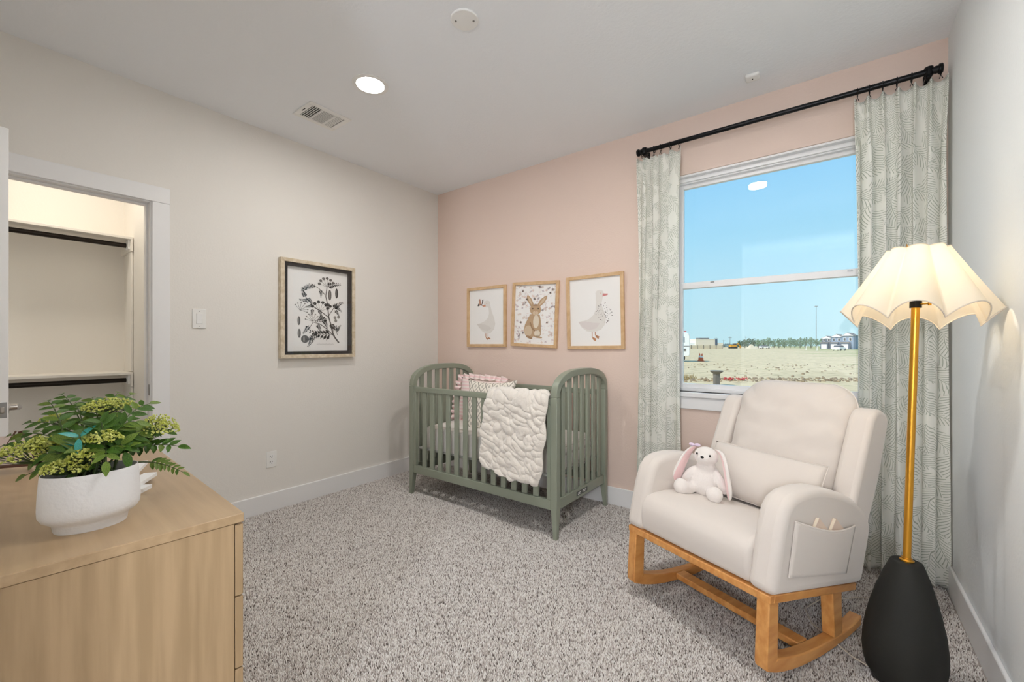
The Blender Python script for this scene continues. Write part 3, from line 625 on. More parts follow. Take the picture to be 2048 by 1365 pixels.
# mattress with ruffled fitted sheet
def mattress(u, v):
    L2, D2 = .625, .305; th = 2 * PI * u; c_, s_ = math.cos(th), math.sin(th); p = 9
    x = L2 * abs(c_) ** (2 / p) * (1 if c_ > 0 else -1); y = D2 * abs(s_) ** (2 / p) * (1 if s_ > 0 else -1)
    arc = (x if abs(y) > D2 * .98 else y)
    if v < .45:
        k = v / .45; z = .382 + .12 * k; sc = 1 + .012 * math.sin(PI * k); sc += .006 * math.sin(arc * 70) * (1 - k); z -= .022 * (abs(math.sin(arc * 17))) ** .5 * (1 - k)
        z = max(z, .372)
    else:
        k = (v - .45) / .55; a = min(1, k / .35) * PI / 2; z = .502 + .042 * math.sin(a); sc = 1 - .055 * (1 - math.cos(a)) if k < .35 else (1 - .055) * (1 - (k - .35) / .65); z += .004 * math.sin(x * 9 + y * 7) * (k > .3)
    return (x * sc, y * sc, z)
mt = MB().grid(mattress, 240, 26).build('crib_mattress', 'sheet', weld=True, ang=60, loc=(-2.745 + CW / 2, 2.235 + CDp / 2, 0))
tag(mt, 'white crib mattress with finely striped fitted sheet', 'mattress')
# pillows
def pillow(w_, h_, th, nu=28, nv=28, p=.45, seed=0, pinch=.05):
    mb = MB()
    def surf(sg):
        def fn(u, v):
            a, b = 2 * u - 1, 2 * v - 1; x = a * w_ / 2 * (1 - pinch * (1 - b * b) * 1); z = b * h_ / 2 * (1 - pinch * (1 - a * a))
            e = max(0, (1 - a * a)) * max(0, (1 - b * b)); y = sg * th / 2 * e ** p
            y += sg * .006 * noise.noise(Vector((x * 9, z * 9, seed + sg))) * min(1, e * 5)
            return (x, y, z)
        return fn
    return mb.grid(surf(-1), nu, nv).grid(surf(1), nu, nv)
def ruffle(w_, h_, amp=.02, out=.045, seed=0):
    n = 260
    def fn(u, v):
        a = 4 * (u % 1); k = int(a); f_ = a - k
        c_ = [(-1 + 2 * f_, -1), (1, -1 + 2 * f_), (1 - 2 * f_, 1), (-1, 1 - 2 * f_)][k]
        nx, nz = [(0, -1), (1, 0), (0, 1), (-1, 0)][k]
        cx = 1 if (f_ < .06 or f_ > .94) else 0
        x = c_[0] * w_ / 2 * .97; z = c_[1] * h_ / 2 * .97
        d = Vector((x, 0, z)).normalized(); l = out * (v + .12 * math.sin(u * 2 * PI * 23 + seed))
        nn = (Vector((nx, 0, nz)) * .75 + d * .25) if not cx else d
        ph = u * 2 * PI * 34
        return (x + nn.x * l + (nz * .008 * math.sin(ph + 1) * v), amp * math.sin(ph) * (.25 + v), z + nn.z * l + (nx * .008 * math.sin(ph + 1) * v))
    return MB().grid(fn, n, 4)
t = thing('ruffled_pillow', 'pink striped pillow with ruffled edge leaning in the crib corner', 'pillow', (-2.44, 2.745, .73), 0, rot=(R(-14), R(2), R(8)))
pillow(.46, .37, .13, seed=1, pinch=.12).build('cushion', 'pink_stripe', t, ang=180, weld=True); ruffle(.46, .36, seed=2).build('ruffle', 'pink_stripe', t, ang=180)
t = thing('patterned_pillow', 'cream pillow with grey diamond lattice print in front of the pink pillow', 'pillow', (-2.21, 2.6, .715), 0, rot=(R(-15), R(-1), R(10)))
pillow(.46, .43, .13, seed=5, pinch=.15).build('cushion', 'lattice', t, ang=180, weld=True)
# chunky fur throw over the front rail
def throw(u, v):
    x0, x1 = -1.905, -1.418; zr = .868; yf, yb_ = 2.218, 2.268
    L1, L2, L3 = .465, .085, .30; s_ = (1 - v) * (L1 + L2 + L3)
    if s_ < L1:
        k = s_ / L1; z = zr - .03 - L1 + s_; y = yf - .012 - .018 * (1 - k); nrm = Vector((0, -1, 0))
    elif s_ < L1 + L2:
        a = (s_ - L1) / L2 * PI; y = (yf + yb_) / 2 - math.cos(a) * ((yb_ - yf) / 2 + .012); z = zr - .03 + .055 * math.sin(a); nrm = Vector((0, -math.cos(a), math.sin(a)))
    else:
        k = (s_ - L1 - L2) / L3; z = zr - .03 - k * L3; y = yb_ + .012 + .02 * k; nrm = Vector((0, 1, 0))
    g = max(0, 1 - s_ / L1)
    xl = x0 - .025 * math.sin(PI * g * .9) - .02 * g + .008 * math.sin(v * 33); xr_ = x1 - .045 * g * g + .008 * math.sin(v * 29 + 1)
    x = xl + (xr_ - xl) * u
    z -= .05 * u * g - .012 * math.sin(u * 9) * g
    p = Vector((x, y, z)); q = Vector((u * .5, s_, 0))
    # ruched cells: short wavy ridges running across
    sl = q.y + q.x * .34; wx = noise.noise(Vector((q.x * 5, q.y * 5, 7.7))) * .05; wy = noise.noise(Vector((q.x * 8, q.y * 8, 1.2))) * .03
    n1 = noise.noise(Vector(((q.x + wx) * 15, (sl + wy) * 31, .4)))
    d = .021 * min(1, abs(n1) * 3.0) ** .75 - .004 + .0035 * noise.noise(p * 50)
    ed = min(u, 1 - u, v * 2.2 if v < .5 else 1); d *= smoothstep(0, .05, ed); d -= .012 * (1 - smoothstep(0, .06, ed))
    return p + nrm * d
tb = MB().grid(throw, 130, 230).build('fur_throw', 'fur', ang=180); tag(tb, 'chunky ivory fur throw hanging over the front rail of the crib', 'blanket')
sm = tb.modifiers.new('thick', 'SOLIDIFY'); sm.thickness = .014; sm.offset = -1

# ================================================================== ROCKING CHAIR   local x across, y towards the back
t = thing('rocking_chair', 'cream upholstered rocking chair with honey wood rockers by the window', 'chair', (-.492, 1.829, 0), R(-24.2)); CH = t
def bz(L): return .34 - .189 * L
def sideprism(poly, x0, x1): return MB().prism(poly, lambda p: (x0, p[0], p[1]), lambda p: (x1, p[0], p[1]))
# seat block with rolled front
seat = [(.012, .345), (.004, .40), (.004, .445), (.015, .475), (.04, .497), (.085, .508), (.16, .506), (.3, .487), (.45, .458), (.60, .43), (.62, bz(.62)), (.3, bz(.3))]
sideprism(seat, -.262, .262).build('seat', 'linen', t, bev=.018, seg=3, fixn=True, ang=45)
armp = [(0, .34), (.012, .40), (.028, .464), (.05, .55), (.077, .618), (.11, .652), (.158, .668), (.235, .671), (.317, .663), (.41, .64), (.50, .61), (.567, .58), (.63, .54), (.68, .498), (.70, .46), (.70, .42), (.687, .385), (.655, .30), (.626, .222), (.3, bz(.3))]
for s_ in (-1, 1):
    a = sorted((s_ * .252, s_ * .352)); arm = sideprism(armp, a[0], a[1]).build('arm', 'linen', t, bev=.03, seg=5, fixn=True, ang=60)
# pocket on the near arm
def pk(u, v):
    y = .128 + (.548 - .128) * u - .043 * v * (1 - u) - .07 * v * u; z0 = .577 + (.480 - .577) * u; z1 = .392 + (.308 - .392) * u
    z = z0 + (z1 - z0) * v - .022 * math.sin(PI * u) * (1 - v)
    b = .016 * math.sin(PI * u) ** .7 * (1 - v) ** .8 + .004
    return (.352 + b, y, z)
po = MB().grid(pk, 24, 16).build('side_pocket', 'linen', t, ang=180); m_ = po.modifiers.new('thick', 'SOLIDIFY'); m_.thickness = .003
MB().tube([pk(k / 20, 0) for k in range(21)], .004, 8).build('pocket_hem', 'linen', po)
MB().tube([pk(0, k / 12) for k in range(13)], .0028, 6).tube([pk(k / 12, 1) for k in range(13)], .0028, 6).tube([pk(1, k / 12) for k in range(13)], .0028, 6).build('pocket_piping', 'linen', po)
# reclined back shell and wings
def leanbox(name, x0, x1, pts, bev, mt='linen', par=t): return sideprism(pts, x0, x1).build(name, mt, par, bev=bev, seg=4, fixn=True, ang=60)
leanbox('back_shell', -.30, .30, [(.60, .26), (.67, .58), (.815, .925), (.885, .90), (.765, .56), (.68, .25)], .02)
for s_ in (-1, 1):
    a = sorted((s_ * .255, s_ * .347)); leanbox('back_wing', a[0], a[1], [(.54, .50), (.605, .64), (.722, .885), (.757, .92), (.807, .925), (.862, .90), (.88, .862), (.785, .62), (.69, .45), (.66, .38), (.57, .40)], .026)
cush = thing_c = bpy.data.objects.new('back_cushion', None)
bpy.data.objects.remove(cush)
def backc(sg):
    def fn(u, v):
        a, b = 2 * u - 1, 2 * v - 1; w2 = .262 + .008 * b
        # rounded rectangle outline (squircle mapping)
        r_ = .13
        x = a * w2; z = b * .30; ax, az = abs(x), abs(z); cx, cz = w2 - r_, .30 - r_
        if ax > cx and az > cz:
            dx, dz = (ax - cx) / r_, (az - cz) / r_; m1 = max(dx, dz); d_ = math.hypot(dx, dz)
            if d_ > 0: ax, az = cx + dx / d_ * m1 * r_, cz + dz / d_ * m1 * r_
            x, z = math.copysign(ax, x), math.copysign(az, z)
        e = max(0, 1 - abs(a) ** 3.2) * max(0, 1 - abs(b) ** 3.6)
        y = sg * .085 * e ** .42 + sg * (.011 * noise.noise(Vector((x * 8, z * 14, 2.2))) + .004 * noise.noise(Vector((x * 22, z * 30, 5)))) * min(1, e * 4)
        # creases fanning from the upper corners
        y -= .006 * math.sin((x * 30 + z * 46)) * smoothstep(.55, .95, abs(a)) * (b > .2) * min(1, e * 6)
        return (x, y, z)
    return fn
bc = MB().grid(backc(-1), 44, 48).grid(backc(1), 44, 48).build('back_cushion', 'linen', t, ang=180, weld=True, loc=(0, .722, .735), rot=(R(-22.5), 0, 0))
edge = [Vector(backc(1)(u, v)) for u, v in ([(k / 30, 0) for k in range(30)] + [(1, k / 30) for k in range(30)] + [(1 - k / 30, 1) for k in range(30)] + [(0, 1 - k / 30) for k in range(30)])]
MB().tube(edge, .0035, 6, closed=True).build('piping', 'linen', bc)
# wooden base
fr = MB()
fr.bar((-.338, .022, .323), (.338, .022, .323), .03, .028).bar((-.325, .03, .322), (-.325, .60, .214), .03, .028).bar((.325, .03, .322), (.325, .60, .214), .03, .028).bar((-.33, .6, .214), (.33, .6, .214), .03, .028)
fr.build('seat_frame', 'chair_wood', t, bev=.003)
bot = [(0, .078), (.05, .058), (.1, .044), (.15, .033), (.2, .025), (.27, .018), (.35, .0135), (.43, .013), (.5, .016), (.57, .022), (.62, .029), (.655, .036)]
top = [(.66, .074), (.62, .064), (.57, .056), (.5, .052), (.43, .051), (.35, .054), (.27, .061), (.2, .071), (.13, .086), (.062, .106)]
for s_ in (-1, 1):
    a = sorted((s_ * .289, s_ * .335)); sideprism(bot + top, a[0], a[1]).build('rocker', 'chair_wood', t, bev=.005, seg=3, fixn=True)
    sideprism([(-.002, .082), (-.006, .098), (.008, .318), (.064, .31), (.058, .108), (.03, .07)], a[0], a[1]).build('leg', 'chair_wood', t, bev=.004, seg=3, fixn=True)
    sideprism([(.44, .052), (.425, .24), (.495, .225), (.50, .052)], a[0], a[1]).build('leg', 'chair_wood', t, bev=.004, seg=3, fixn=True)
MB().box(-.287, .287, .275, .335, .03, .058).build('stretcher', 'chair_wood', t, bev=.004)
# things on the chair
A24 = Matrix.Translation((-.492, 1.829, 0)) @ Matrix.Rotation(R(-24.2), 4, 'Z')
def on_chair(o, loc, rot=(0, 0, 0)):
    m_ = A24 @ Matrix.Translation(loc) @ Euler(rot).to_matrix().to_4x4(); o.location = m_.to_translation(); o.rotation_euler = m_.to_euler()
t = thing('lumbar_pillow', 'long cream lumbar pillow lying across the rocking chair', 'pillow'); on_chair(t, (.005, .485, .585), (R(-27), R(1), 0))
pillow(.52, .25, .12, 36, 20, p=.5, seed=9, pinch=.02).build('cushion', 'linen', t, ang=180, weld=True)
def edge_loop(w_, h_, pinch, n=20):
    pts = []
    for a, b in ([(-1 + 2 * k / n, -1) for k in range(n)] + [(1, -1 + 2 * k / n) for k in range(n)] + [(1 - 2 * k / n, 1) for k in range(n)] + [(-1, 1 - 2 * k / n) for k in range(n)]):
        pts.append((a * w_ / 2 * (1 - pinch * (1 - b * b)), 0, b * h_ / 2 * (1 - pinch * (1 - a * a))))
    return pts
MB().tube(edge_loop(.52, .25, .02), .003, 6, closed=True).build('piping', 'linen', t)
for k, (y, z, lab) in enumerate(((.268, .508, 'thin pale book in the chair side pocket, left of two'), (.388, .483, 'thin pale book in the chair side pocket, right of two'))):
    t = thing('book', lab, 'book', group='books in the chair pocket'); on_chair(t, (.3595, y, z), (R(-42), 0, 0))
    MB().box(-.0045, .0045, -.041, .039, -.041, .041).build('pages', mat('book_pages_%d' % k, (238, 226, 206), .8), t, smooth=False)
    MB().box(-.0058, -.0045, -.042, .042, -.042, .042).box(.0045, .0058, -.042, .042, -.042, .042).box(-.0058, .0058, .039, .042, -.042, .042).build('cover', mat('book_cover_%d' % k, (226, 205, 188), .6), t, smooth=False)
# plush rabbit
t = thing('toy_rabbit', 'white plush rabbit with long pink lined ears sitting on the rocking chair', 'toy'); RB = t
on_chair(t, (-.155, .30, .478), (R(-8), R(3), R(20))); t.scale = (1.22, 1.22, 1.14)
b = MB(); b.ell((0, .02, .068), (.058, .05, .075)).ell((0, .012, .125), (.036, .033, .03)).ell((0, .0, .168), (.046, .042, .04)).ell((.0, -.03, .16), (.024, .02, .02))
for s_ in (-1, 1):
    b.ell((s_ * .048, -.035, .026), (.026, .045, .026), T=Matrix.Rotation(s_ * R(18), 3, 'Z')); b.ell((s_ * .062, -.066, .034), (.029, .024, .033))
    b.ell((s_ * .058, -.0, .075), (.019, .02, .05), T=Matrix.Rotation(s_ * R(-28), 3, 'Y'))
bo = b.build('body', 'plush', t, ang=180)
rm = bo.modifiers.new('remesh', 'REMESH'); rm.mode = 'VOXEL'; rm.voxel_size = .0045; rm.use_smooth_shade = True
cs = bo.modifiers.new('smooth', 'SMOOTH'); cs.iterations = 5; cs.factor = .5
for s_ in (-1, 1):
    pts = [Vector((s_ * .03, .004, .203)), Vector((s_ * .055, -.002, .198)), Vector((s_ * .074, -.012, .155)), Vector((s_ * .09, -.022, .095)), Vector((s_ * .102, -.026, .045)), Vector((s_ * .103, -.024, .018))]
    wd = [.010, .018, .024, .029, .030, .012]; dp = [.007, .009, .010, .011, .011, .006]; e = MB(); vs = []; n = 12
    for p, a, d_ in zip(pts, wd, dp):
        for k in range(n): vs.append(p + Vector((s_ * .35 * a * math.cos(2 * PI * k / n), -a * math.cos(2 * PI * k / n) * .9, 0)) + Vector((d_ * math.sin(2 * PI * k / n), 0, .3 * d_ * math.sin(2 * PI * k / n))))
    fs = [(i * n + k, i * n + (k + 1) % n, (i + 1) * n + (k + 1) % n, (i + 1) * n + k) for i in range(5) for k in range(n)] + [tuple(range(n)), tuple(5 * n + k for k in range(n))[::-1]]
    mi = [1 if (s_ * math.sin(2 * PI * (k + .5) / n) < -.3) else 0 for i in range(5) for k in range(n)] + [0, 0]
    e.add(vs, fs); e.m = mi; e.build('ear', ['plush', 'plush_pink'], t, fixn=True, ang=180, sub=2)
    MB().ell((s_ * .024, -.037, .176), (.004, .004, .005), 10, 6).build('eye', 'bead', t, ang=180)
MB().ell((0, -.049, .166), (.0068, .004, .005), 10, 6).build('nose', 'bead', t, ang=180)
MB().ell((-.036, .0, .207), (.012, .005, .007), 10, 6).ell((-.058, .0, .205), (.012, .005, .007), 10, 6).ell((-.047, -.002, .206), (.004, .004, .004), 8, 6).build('bow', mat('lilac_bow', (214, 196, 216), .8), t, ang=180)

# ================================================================== FLOOR LAMP
t = thing('floor_lamp', 'lit floor lamp with scalloped cream shade, brass pole and charcoal base', 'lamp', (.186, 2.046, .004), rot=(R(-1.3), R(1.6), 0))
MB().lathe([(.088, 0), (.09, .006), (.09, .014), (.086, .017)], 36).build('foot', 'lamp_foot', t)
prof = [(.094, .017), (.104, .03), (.112, .06), (.116, .10), (.115, .14), (.108, .20), (.096, .26), (.081, .32), (.064, .375), (.047, .42), (.043, .428), (.038, .43)]
MB().lathe(prof, 48).build('base', 'lamp_base', t, ang=50)
MB().lathe([(.021, .43), (.021, .434), (.015, .438), (.015, .442)], 20).build('collar', 'brass', t)
MB().tube([(0, 0, .43), (0, 0, 1.02)], .0115, 16).build('pole', 'brass', t); MB().tube([(0, 0, 1.0195), (0, 0, 1.335)], .0118, 16).build('pole', 'brass', t)
MB().tube([(0, 0, 1.33), (0, 0, 1.385)], .017, 14).build('socket', 'black', t)
MB().tube([(.012, -.012, 1.342), (.03, -.03, 1.342)], .003, 8).lathe([(.005, 1.335), (.005, 1.35)], 8, (.032, -.032, 0)).build('turn_switch', 'brass', t)
MB().ell((0, 0, 1.425), (.03, .03, .04), 20, 12).build('bulb', emit('bulb_glow', (1, .82, .58), BULB), t, ang=180)
SH0, SH1 = 1.302, 1.538
def shade(u, v):
    th = 2 * PI * u; lob = abs(math.cos(4 * th + .377)) ** .8            # eight rounded lobes with inner folds that hang lower
    r_ = .212 + (.084 - .212) * v; a = .17 * (1 - v) + .15 * v
    r_ *= 1 - a * (1 - lob)
    z = SH0 + (SH1 - SH0) * v + (.054 * lob - .032) * (1 - v) ** 1.5 + (.006 * lob - .003) * v - .012 * math.sin(th) * (1 - v)
    return (r_ * math.cos(th), r_ * math.sin(th), z)
o = MB().grid(shade, 192, 14).build('lamp_shade', 'shade', t, ang=180, weld=True)
MB().tube([shade(k / 192, 0) for k in range(192)], .0022, 6, closed=True).build('hem', mat('hem_cloth', (214, 204, 190), .9), o)
MB().tube([shade(k / 192, 1) for k in range(192)], .0018, 6, closed=True).build('top_rim', 'shade', o)
sp = MB()
for k in range(3):
    a = 2 * PI * k / 3; sp.tube([(.016 * math.cos(a), .016 * math.sin(a), 1.384), (.05 * math.cos(a), .05 * math.sin(a), 1.47), (.068 * math.cos(a), .068 * math.sin(a), 1.548)], .0016, 6)
sp.build('shade_fitter', 'brass', t)
cb = [(-.085, -.0, .008), (-.14, .02, .012), (-.20, .09, .012), (-.27, .16, .012), (-.30, .27, .012), (-.25, .40, .012), (-.1, .55, .012), (.1, .72, .012), (.2, .8, .012)]
MB().tube(cb, .0028, 6).build('cord', 'cable', t)

# ================================================================== DRESSER   local x to the right end, y to the front
t = thing('dresser', 'light oak chest of drawers with pale wood grain at the left', 'dresser', (-1.182, .443, 0), R(-3.5))
MB().box(-1.22, 0, -.47, 0, .758, .78).build('top', 'oak_top', t, bev=.0015)
MB().box(-.02, -.002, -.468, -.02, .0, .757).build('side_panel', 'oak', t, bev=.001); MB().box(-1.218, -1.2, -.468, -.02, 0, .757).build('side_panel', 'oak', t, bev=.001)
MB().box(-1.2, -.02, -.468, -.46, .03, .757).build('back_panel', 'oak', t); MB().box(-1.2, -.02, -.44, -.06, .0, .05).build('plinth', 'oak', t)
for cx in (0, 1):
    for k in range(4):
        z1 = .753 - k * .18; x1 = -.002 - cx * .609
        d = MB().box(x1 - .606, x1, -.0185, -.001, z1 - .176, z1).build('drawer', 'oak', t, bev=.0015)
        MB().box(x1 - .37, x1 - .236, -.001, .004, z1 - .012, z1 - .004).build('finger_pull', 'dark', d)
# white fanned ornament behind the pot
t = thing('fan_ornament', 'three white wooden slats fanned out on the dresser behind the plant pot', 'ornament', (-1.50, .245, .78))
for a, L, dz in ((R(139), .150, 0), (R(147), .235, .0125), (R(158), .355, .025)):
    T = Matrix.Rotation(a, 4, 'Z'); MB().box(.0, L, -.017, .017, dz, dz + .012, T=T).build('slat', 'white', t, bev=.001)
# little easel with a picture behind the foliage, far left
t = thing('tabletop_easel', 'small brown wooden easel holding a pale card on the dresser behind the foliage', 'easel', (-2.16, .125, .78), R(62)); t.scale = (.62, .62, .62)
M['easel'] = mat('easel_wood', (96, 66, 52), .55)
for s_ in (-1, 1): MB().bar((s_ * .10, 0, .003), (s_ * .012, .035, .215), .014, .008).build('leg', 'easel', t, bev=.001)
MB().bar((0, .14, .003), (0, .04, .21), .012, .008).build('rear_leg', 'easel', t, bev=.001); MB().box(-.10, .10, -.02, .012, .03, .042).build('ledge', 'easel', t, bev=.001)
MB().box(-.085, .085, -.003, .003, 0, .15).build('card', mat('card_pink', (222, 205, 198), .7), t, loc=(0, .004, .043), rot=(R(-9), 0, 0))

# ================================================================== POTTED PLANT
PX, PY, PZ = -1.385, .197, .78
t = thing('potted_plant', 'leafy green plant with yellow green flower heads in a white oval pot', 'plant', (PX, PY, PZ), 0); PL = t
pp = [(.70, 0), (.72, .004), (.74, .016), (.80, .022), (.93, .030), (.99, .040), (1.0, .055), (.985, .09), (.955, .125), (.945, .131), (.925, .131), (.915, .125), (.93, .09), (.92, .06)]
MB().lathe(pp, 56, sx=.068, sy=.0875, cap1=True).build('pot', 'pot', t, ang=40)
MB().lathe([(.925, .108), (.6, .116), (.2, .12)], 32, sx=.068, sy=.0875, cap0=False).build('soil', 'soil', t)
# shared leaflet mesh: ovate, folded along the midrib, 1 long in +x
def leaf_mesh(mt, name):
    n = 7; vs = []; 
    for i in range(n + 1):
        s_ = i / n; wd = .205 * math.sin(PI * s_ ** .82) ** .85 if 0 < i < n else .004; zz = -.10 * s_ * s_
        vs += [(s_, -wd, zz + .06 * wd / .205), (s_, 0, zz), (s_, wd, zz + .06 * wd / .205)]
    fs = []
    for i in range(n):
        for k in (0, 1): a = i * 3 + k; fs.append((a, a + 3, a + 4, a + 1))
    me = bpy.data.meshes.new(name); me.from_pydata(vs, [], fs); me.materials.append(M[mt]); me.polygons.foreach_set('use_smooth', [True] * len(fs)); return me
LM = [leaf_mesh('leaf', 'leaflet'), leaf_mesh('leaf2', 'leaflet'), leaf_mesh('leaf_teal', 'leaflet')]
F = Vector((-.606, .7955, 0)); RT = Vector((.7955, .606, 0)); UP = Vector((0, 0, 1))
def W(u, v, s_): return Vector((0, 0, 1.2)) + F * s_ + RT * ((u - 1024) / 852.5 * s_) + UP * ((691 - v) / 852.5 * s_)
def to_local(p): return p - Vector((PX, PY, PZ))
lr = random.Random(21)
def frond(tip, s_, npair, size, mi=0, start=None, lift=.075, width=1.0):
    a = to_local(W(*start)) if start else Vector((lr.uniform(-.03, .03), lr.uniform(-.04, .04), .115)); b = to_local(W(tip[0], tip[1], s_)); c_ = (a + b) / 2 + Vector((0, 0, lift))
    P = lambda k: a * (1 - k) ** 2 + c_ * 2 * k * (1 - k) + b * k * k
    st = MB().tube([P(k / 9) for k in range(10)], [.0024 - .0016 * k / 9 for k in range(10)], 5).build('frond', 'stem', PL)
    toc = Vector((-PX, -PY, .25)).normalized()
    def leaf(p, d, l, sc=1.0):
        o = bpy.data.objects.new('leaflet', LM[mi if lr.random() > .25 or mi == 2 else 1 - mi]); COL.objects.link(o); o.parent = st
        d = d.normalized(); nrm = (UP * .6 + toc * .75 + Vector((lr.uniform(-.22, .22), lr.uniform(-.22, .22), lr.uniform(-.2, .2)))); nrm = (nrm - d * nrm.dot(d)).normalized(); y = nrm.cross(d)
        mt_ = Matrix((d, y, nrm)).transposed().to_4x4(); mt_.translation = p
        o.matrix_local = mt_ @ Matrix.Diagonal((l, l * sc, l, 1))
    for i in range(npair):
        k = .3 + .66 * i / npair; p = P(k); d = (P(min(1, k + .03)) - P(k - .03)).normalized(); n_ = (UP * .6 + toc * .7); sd_ = d.cross(n_).normalized(); l = size * (1.05 - .35 * i / npair) * lr.uniform(.85, 1.1)
        for sg in (-1, 1): leaf(p, d * .62 + sd_ * sg * .8 + UP * lr.uniform(-.15, .1), l, width)
    leaf(P(.985), P(1) - P(.93), size * .95, width)
# right-hand fronds
frond((358, 893), 1.10, 6, .038, start=(225, 915, 1.12), lift=.03); frond((366, 945), 1.22, 7, .026, 1, start=(275, 925, 1.2), lift=.02)
frond((300, 808), 1.16, 6, .040); frond((262, 790), 1.22, 6, .044); frond((325, 862), 1.12, 6, .042); frond((236, 786), 1.25, 5, .04)
frond((185, 796), 1.22, 6, .042); frond((148, 808), 1.18, 6, .038); frond((124, 790), 1.24, 6, .040); frond((96, 803), 1.14, 6, .040)
frond((60, 846), 1.10, 6, .044); frond((20, 872), 1.14, 6, .04, 1); frond((8, 892), 1.06, 6, .038); frond((50, 952), 1.02, 5, .036, 1, lift=.05)
frond((116, 972), .955, 4, .034, lift=.07); frond((95, 925), .98, 5, .042); frond((250, 905), 1.02, 6, .048); frond((212, 925), .97, 5, .040, 1)
frond((170, 905), .98, 5, .046); frond((285, 880), 1.08, 6, .044); frond((140, 870), 1.04, 6, .046); frond((235, 860), 1.10, 6, .048)
frond((70, 925), 1.0, 5, .04, 1); frond((200, 845), 1.0, 5, .042); frond((270, 845), 1.06, 5, .042)
frond((158, 878), .97, 2, .042, 2, lift=.08, width=.8)
def flower(u, v, s_, rx, rz_, n, seed):
    c_ = to_local(W(u, v, s_)); rr = random.Random(seed); mb = MB(); root = c_ * .8 + Vector((0, 0, .2 * c_.z - rz_ * .55)); base = Vector((lr.uniform(-.02, .02), lr.uniform(-.03, .03), .112))
    mb.tube([base, (base + root) / 2 + Vector((0, 0, .02)), root], .0022, 6, m=1)
    for k in range(n):
        a = rr.uniform(0, 2 * PI); r_ = math.sqrt(rr.random()); h_ = math.sqrt(max(0, 1 - r_ * r_)) * rr.uniform(.35, 1.0)
        p = c_ + RT * rx * r_ * math.cos(a) + F * rx * .85 * r_ * math.sin(a) + UP * (rz_ * h_ - rz_ * .3)
        if k % 7 == 0: mb.tube([root, (root + p) / 2 - Vector((0, 0, .003)), p], .0007, 4, m=1, caps=False)
        z = rr.uniform(.0017, .003); T = Euler((rr.uniform(0, 3), rr.uniform(0, 3), rr.uniform(0, 3))).to_matrix()
        vs = [p + T @ Vector(q) * z for q in ((1, 0, 0), (-1, 0, 0), (0, 1, 0), (0, -1, 0), (0, 0, 1.6), (0, 0, -1.6))]
        mb.add(vs, [(0, 2, 4), (2, 1, 4), (1, 3, 4), (3, 0, 4), (2, 0, 5), (1, 2, 5), (3, 1, 5), (0, 3, 5)])
    mb.build('flower_head', ['floret', 'stem'], PL, smooth=False)
flower(50, 908, 1.0, .062, .042, 420, 1); flower(222, 812, 1.14, .062, .032, 420, 2); flower(318, 855, 1.12, .046, .05, 330, 3); flower(207, 876, 1.0, .038, .026, 230, 4)
flower(130, 936, .96, .044, .028, 280, 5); flower(165, 915, .97, .030, .03, 170, 6); flower(108, 840, 1.12, .032, .022, 160, 7); flower(85, 888, 1.02, .03, .03, 170, 8)

# ================================================================== CARPET PILE
def carpet_pile():
    sp_ = .0052; xs = np.arange(XL + .016, XR - .016, sp_); ys = np.arange(.05, YB - .016, sp_); X, Y = np.meshgrid(xs, ys); X = X.ravel(); Y = Y.ravel()
    dep = -.606 * X + .7955 * Y; lat = .7955 * X + .606 * Y; keep = (dep > .9) & (np.abs(lat) < dep * 1.32) & (1.2 * 852 / np.maximum(dep, .1) < 760)
    keep &= ~((X < -1.2) & (Y < .42)); X = X[keep]; Y = Y[keep]; n = len(X)
    X = X + rng.normal(0, .0016, n); Y = Y + rng.normal(0, .0016, n)
    h = rng.uniform(.007, .0125, n); r_ = rng.uniform(.0022, .0034, n); a0 = rng.uniform(0, 2 * PI, n); la = rng.uniform(0, 2 * PI, n); ll = rng.uniform(0, .005, n)
    V = np.zeros((n, 4, 3), np.float32)
    for k in range(3):
        V[:, k, 0] = X + r_ * np.cos(a0 + k * 2.0944); V[:, k, 1] = Y + r_ * np.sin(a0 + k * 2.0944); V[:, k, 2] = .0005
    V[:, 3, 0] = X + ll * np.cos(la); V[:, 3, 1] = Y + ll * np.sin(la); V[:, 3, 2] = h
    Fi = np.array([[0, 1, 3], [1, 2, 3], [2, 0, 3]], np.int32)[None] + (np.arange(n, dtype=np.int32) * 4)[:, None, None]
    me = bpy.data.meshes.new('carpet_pile'); me.vertices.add(n * 4); me.vertices.foreach_set('co', V.ravel()); nf = n * 3
    me.loops.add(nf * 3); me.loops.foreach_set('vertex_index', Fi.ravel()); me.polygons.add(nf); me.polygons.foreach_set('loop_start', np.arange(nf, dtype=np.int32) * 3)
    pal = np.array([lin(c_) for c_ in ((252, 249, 246), (242, 237, 233), (229, 222, 217), (210, 201, 196), (168, 158, 152), (104, 95, 90))], np.float32)
    ci = rng.choice(6, n, p=[.22, .22, .2, .16, .12, .08]); col = pal[ci]
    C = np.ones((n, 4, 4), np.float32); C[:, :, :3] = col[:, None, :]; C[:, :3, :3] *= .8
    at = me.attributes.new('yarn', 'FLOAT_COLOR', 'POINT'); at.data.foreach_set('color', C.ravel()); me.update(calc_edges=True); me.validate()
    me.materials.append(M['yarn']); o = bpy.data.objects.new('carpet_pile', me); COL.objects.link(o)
    return tag(o, 'speckled grey beige twist pile of the fitted carpet', 'carpet', kind='stuff')
carpet_pile()

